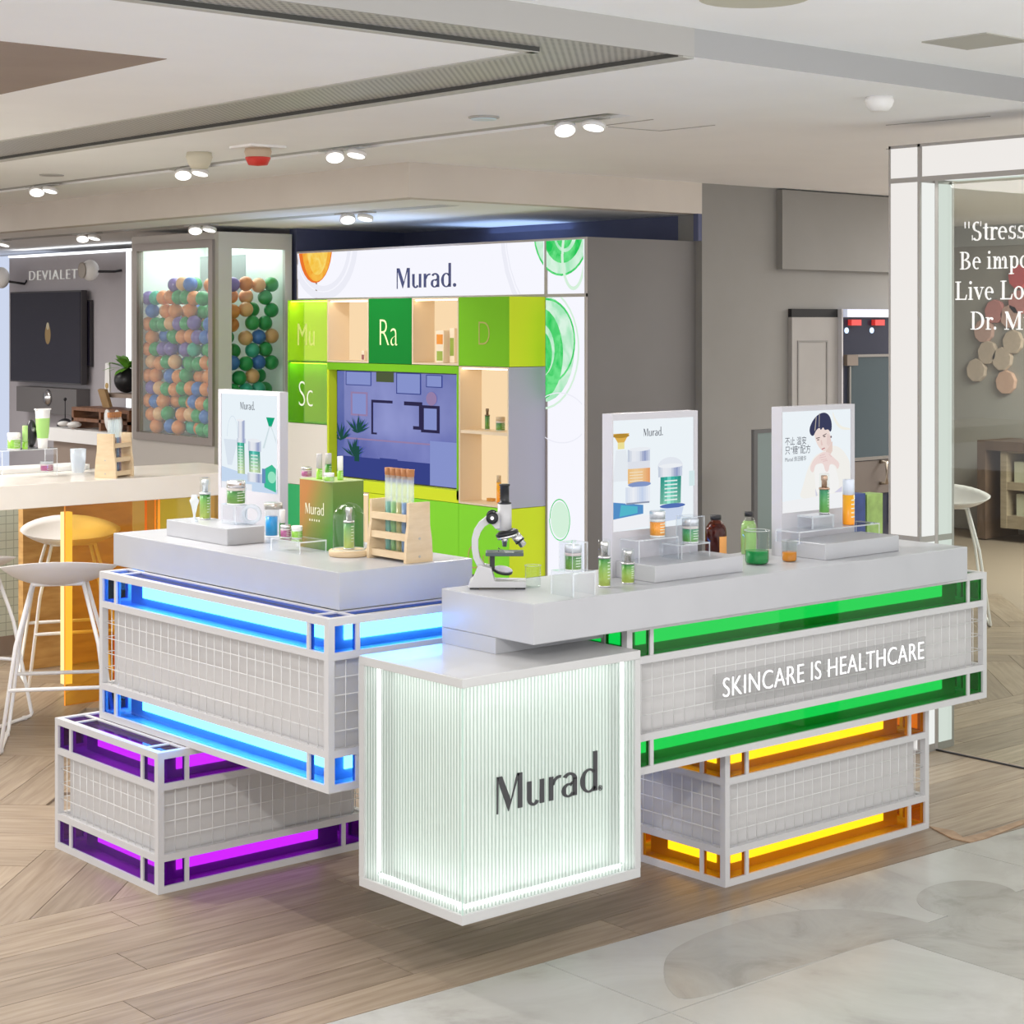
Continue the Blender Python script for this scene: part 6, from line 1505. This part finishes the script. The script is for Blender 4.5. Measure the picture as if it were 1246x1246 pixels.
# ================================================================== CEILING FITTINGS
lens = glow('spot_lens_warm', (1.0, .97, .92), 2.6)
trackm = mat('track_grey', (.45, .44, .42), .4, .3)
def spotlight(label, u, v, z):
    t = thing('track_spotlight', label, 'spotlight', (u, v, z), 0, 'twin ceiling spotlights')
    MB().box(-.03, .03, -.16, .16, -.006, .0).build('mount', trackm, t)
    for y, ax_ in ((-.10, 14), (.07, -10)):
        M = Matrix.Translation((0, y, -.026)) @ Matrix.Rotation(R(ax_), 4, 'X') @ Matrix.Rotation(YAW, 4, 'Z') @ Matrix.Rotation(R(24), 4, 'Y')
        lh = MB().lathe([(.018, .010), (.044, .005), (.047, -.015), (.041, -.015)], 24).xf(M).build('lamp_head', wplast, t)
        MB().lathe([(.0001, -.0155), (.040, -.0155)], 24).xf(M).build('lens', lens, lh)
    return t
sp0 = spotlight('twin ceiling spotlight right of the bulkhead corner, nearest one', 4.93, 5.33, CZ)
for v, l in ((6.90, 'twin ceiling spotlight just left of the bulkhead corner'), (8.25, 'twin ceiling spotlight below the cream smoke detector'), (9.90, 'twin ceiling spotlight at the left end of the ceiling track')): dup(sp0, (4.93, v, CZ), None, l)
for v, l in ((8.45, 'twin soffit spotlight above the name sign'), (10.10, 'twin soffit spotlight above the ball column'), (11.6, 'twin soffit spotlight left of the ball column'), (13.0, 'twin soffit spotlight at the left edge of the picture')): dup(sp0, (6.115, v, 2.322), None, l)
def detector(label, p, r, h, m, band=None, plate=False):
    t = thing('smoke_detector', label, 'detector', p)
    if plate: MB().box(-r*1.5, r*1.5, -r*1.5, r*1.5, -.010, 0).build('plate', wplast, t)
    MB().lathe([(r*.92, -.010 if plate else 0), (r, -h*.3), (r*.85, -h*.7), (r*.62, -h), (.0001, -h*1.01)], 28).build('body', m, t)
    if band: MB().lathe([(r*.93, -h*.60), (r*.92, -h*.66), (r*.70, -h*1.0), (.0001, -h*1.06)], 28).build('red_band', band, t)
    return t
detector('cream smoke detector on the ceiling, left of the red one', (4.53, 7.50, CZ), .062, .075, mat('cream_detector', (.62, .58, .46), .5))
detector('red and cream fire alarm unit on a square ceiling plate', (4.57, 7.06, CZ), .062, .085, mat('alarm_cream', (.55, .43, .32), .5), mat('alarm_red', (.62, .04, .03), .4), True)
t = detector('white cone-shaped ceiling detector right of centre', (5.24, 4.09, CZ), .052, .05, wplast)
t = thing('ceiling_speaker', 'flush round pale blue ceiling disc left of the nearest spotlight', 'ceiling fitting', (4.58, 5.48, CZ)); MB().lathe([(.060, 0), (.060, -.006), (.050, -.008)], 30).build('rim', trackm, t); MB().lathe([(.050, -.0082), (.050, -.012), (.047, -.0125)], 30).build('disc', mat('pale_blue_disc', (.62, .74, .80), .4), t)
t = thing('ceiling_speaker', 'flush round grey ceiling disc near the left edge', 'ceiling fitting', (4.61, 9.15, CZ)); MB().lathe([(.065, 0), (.065, -.005), (.050, -.006)], 30).build('rim', trackm, t)
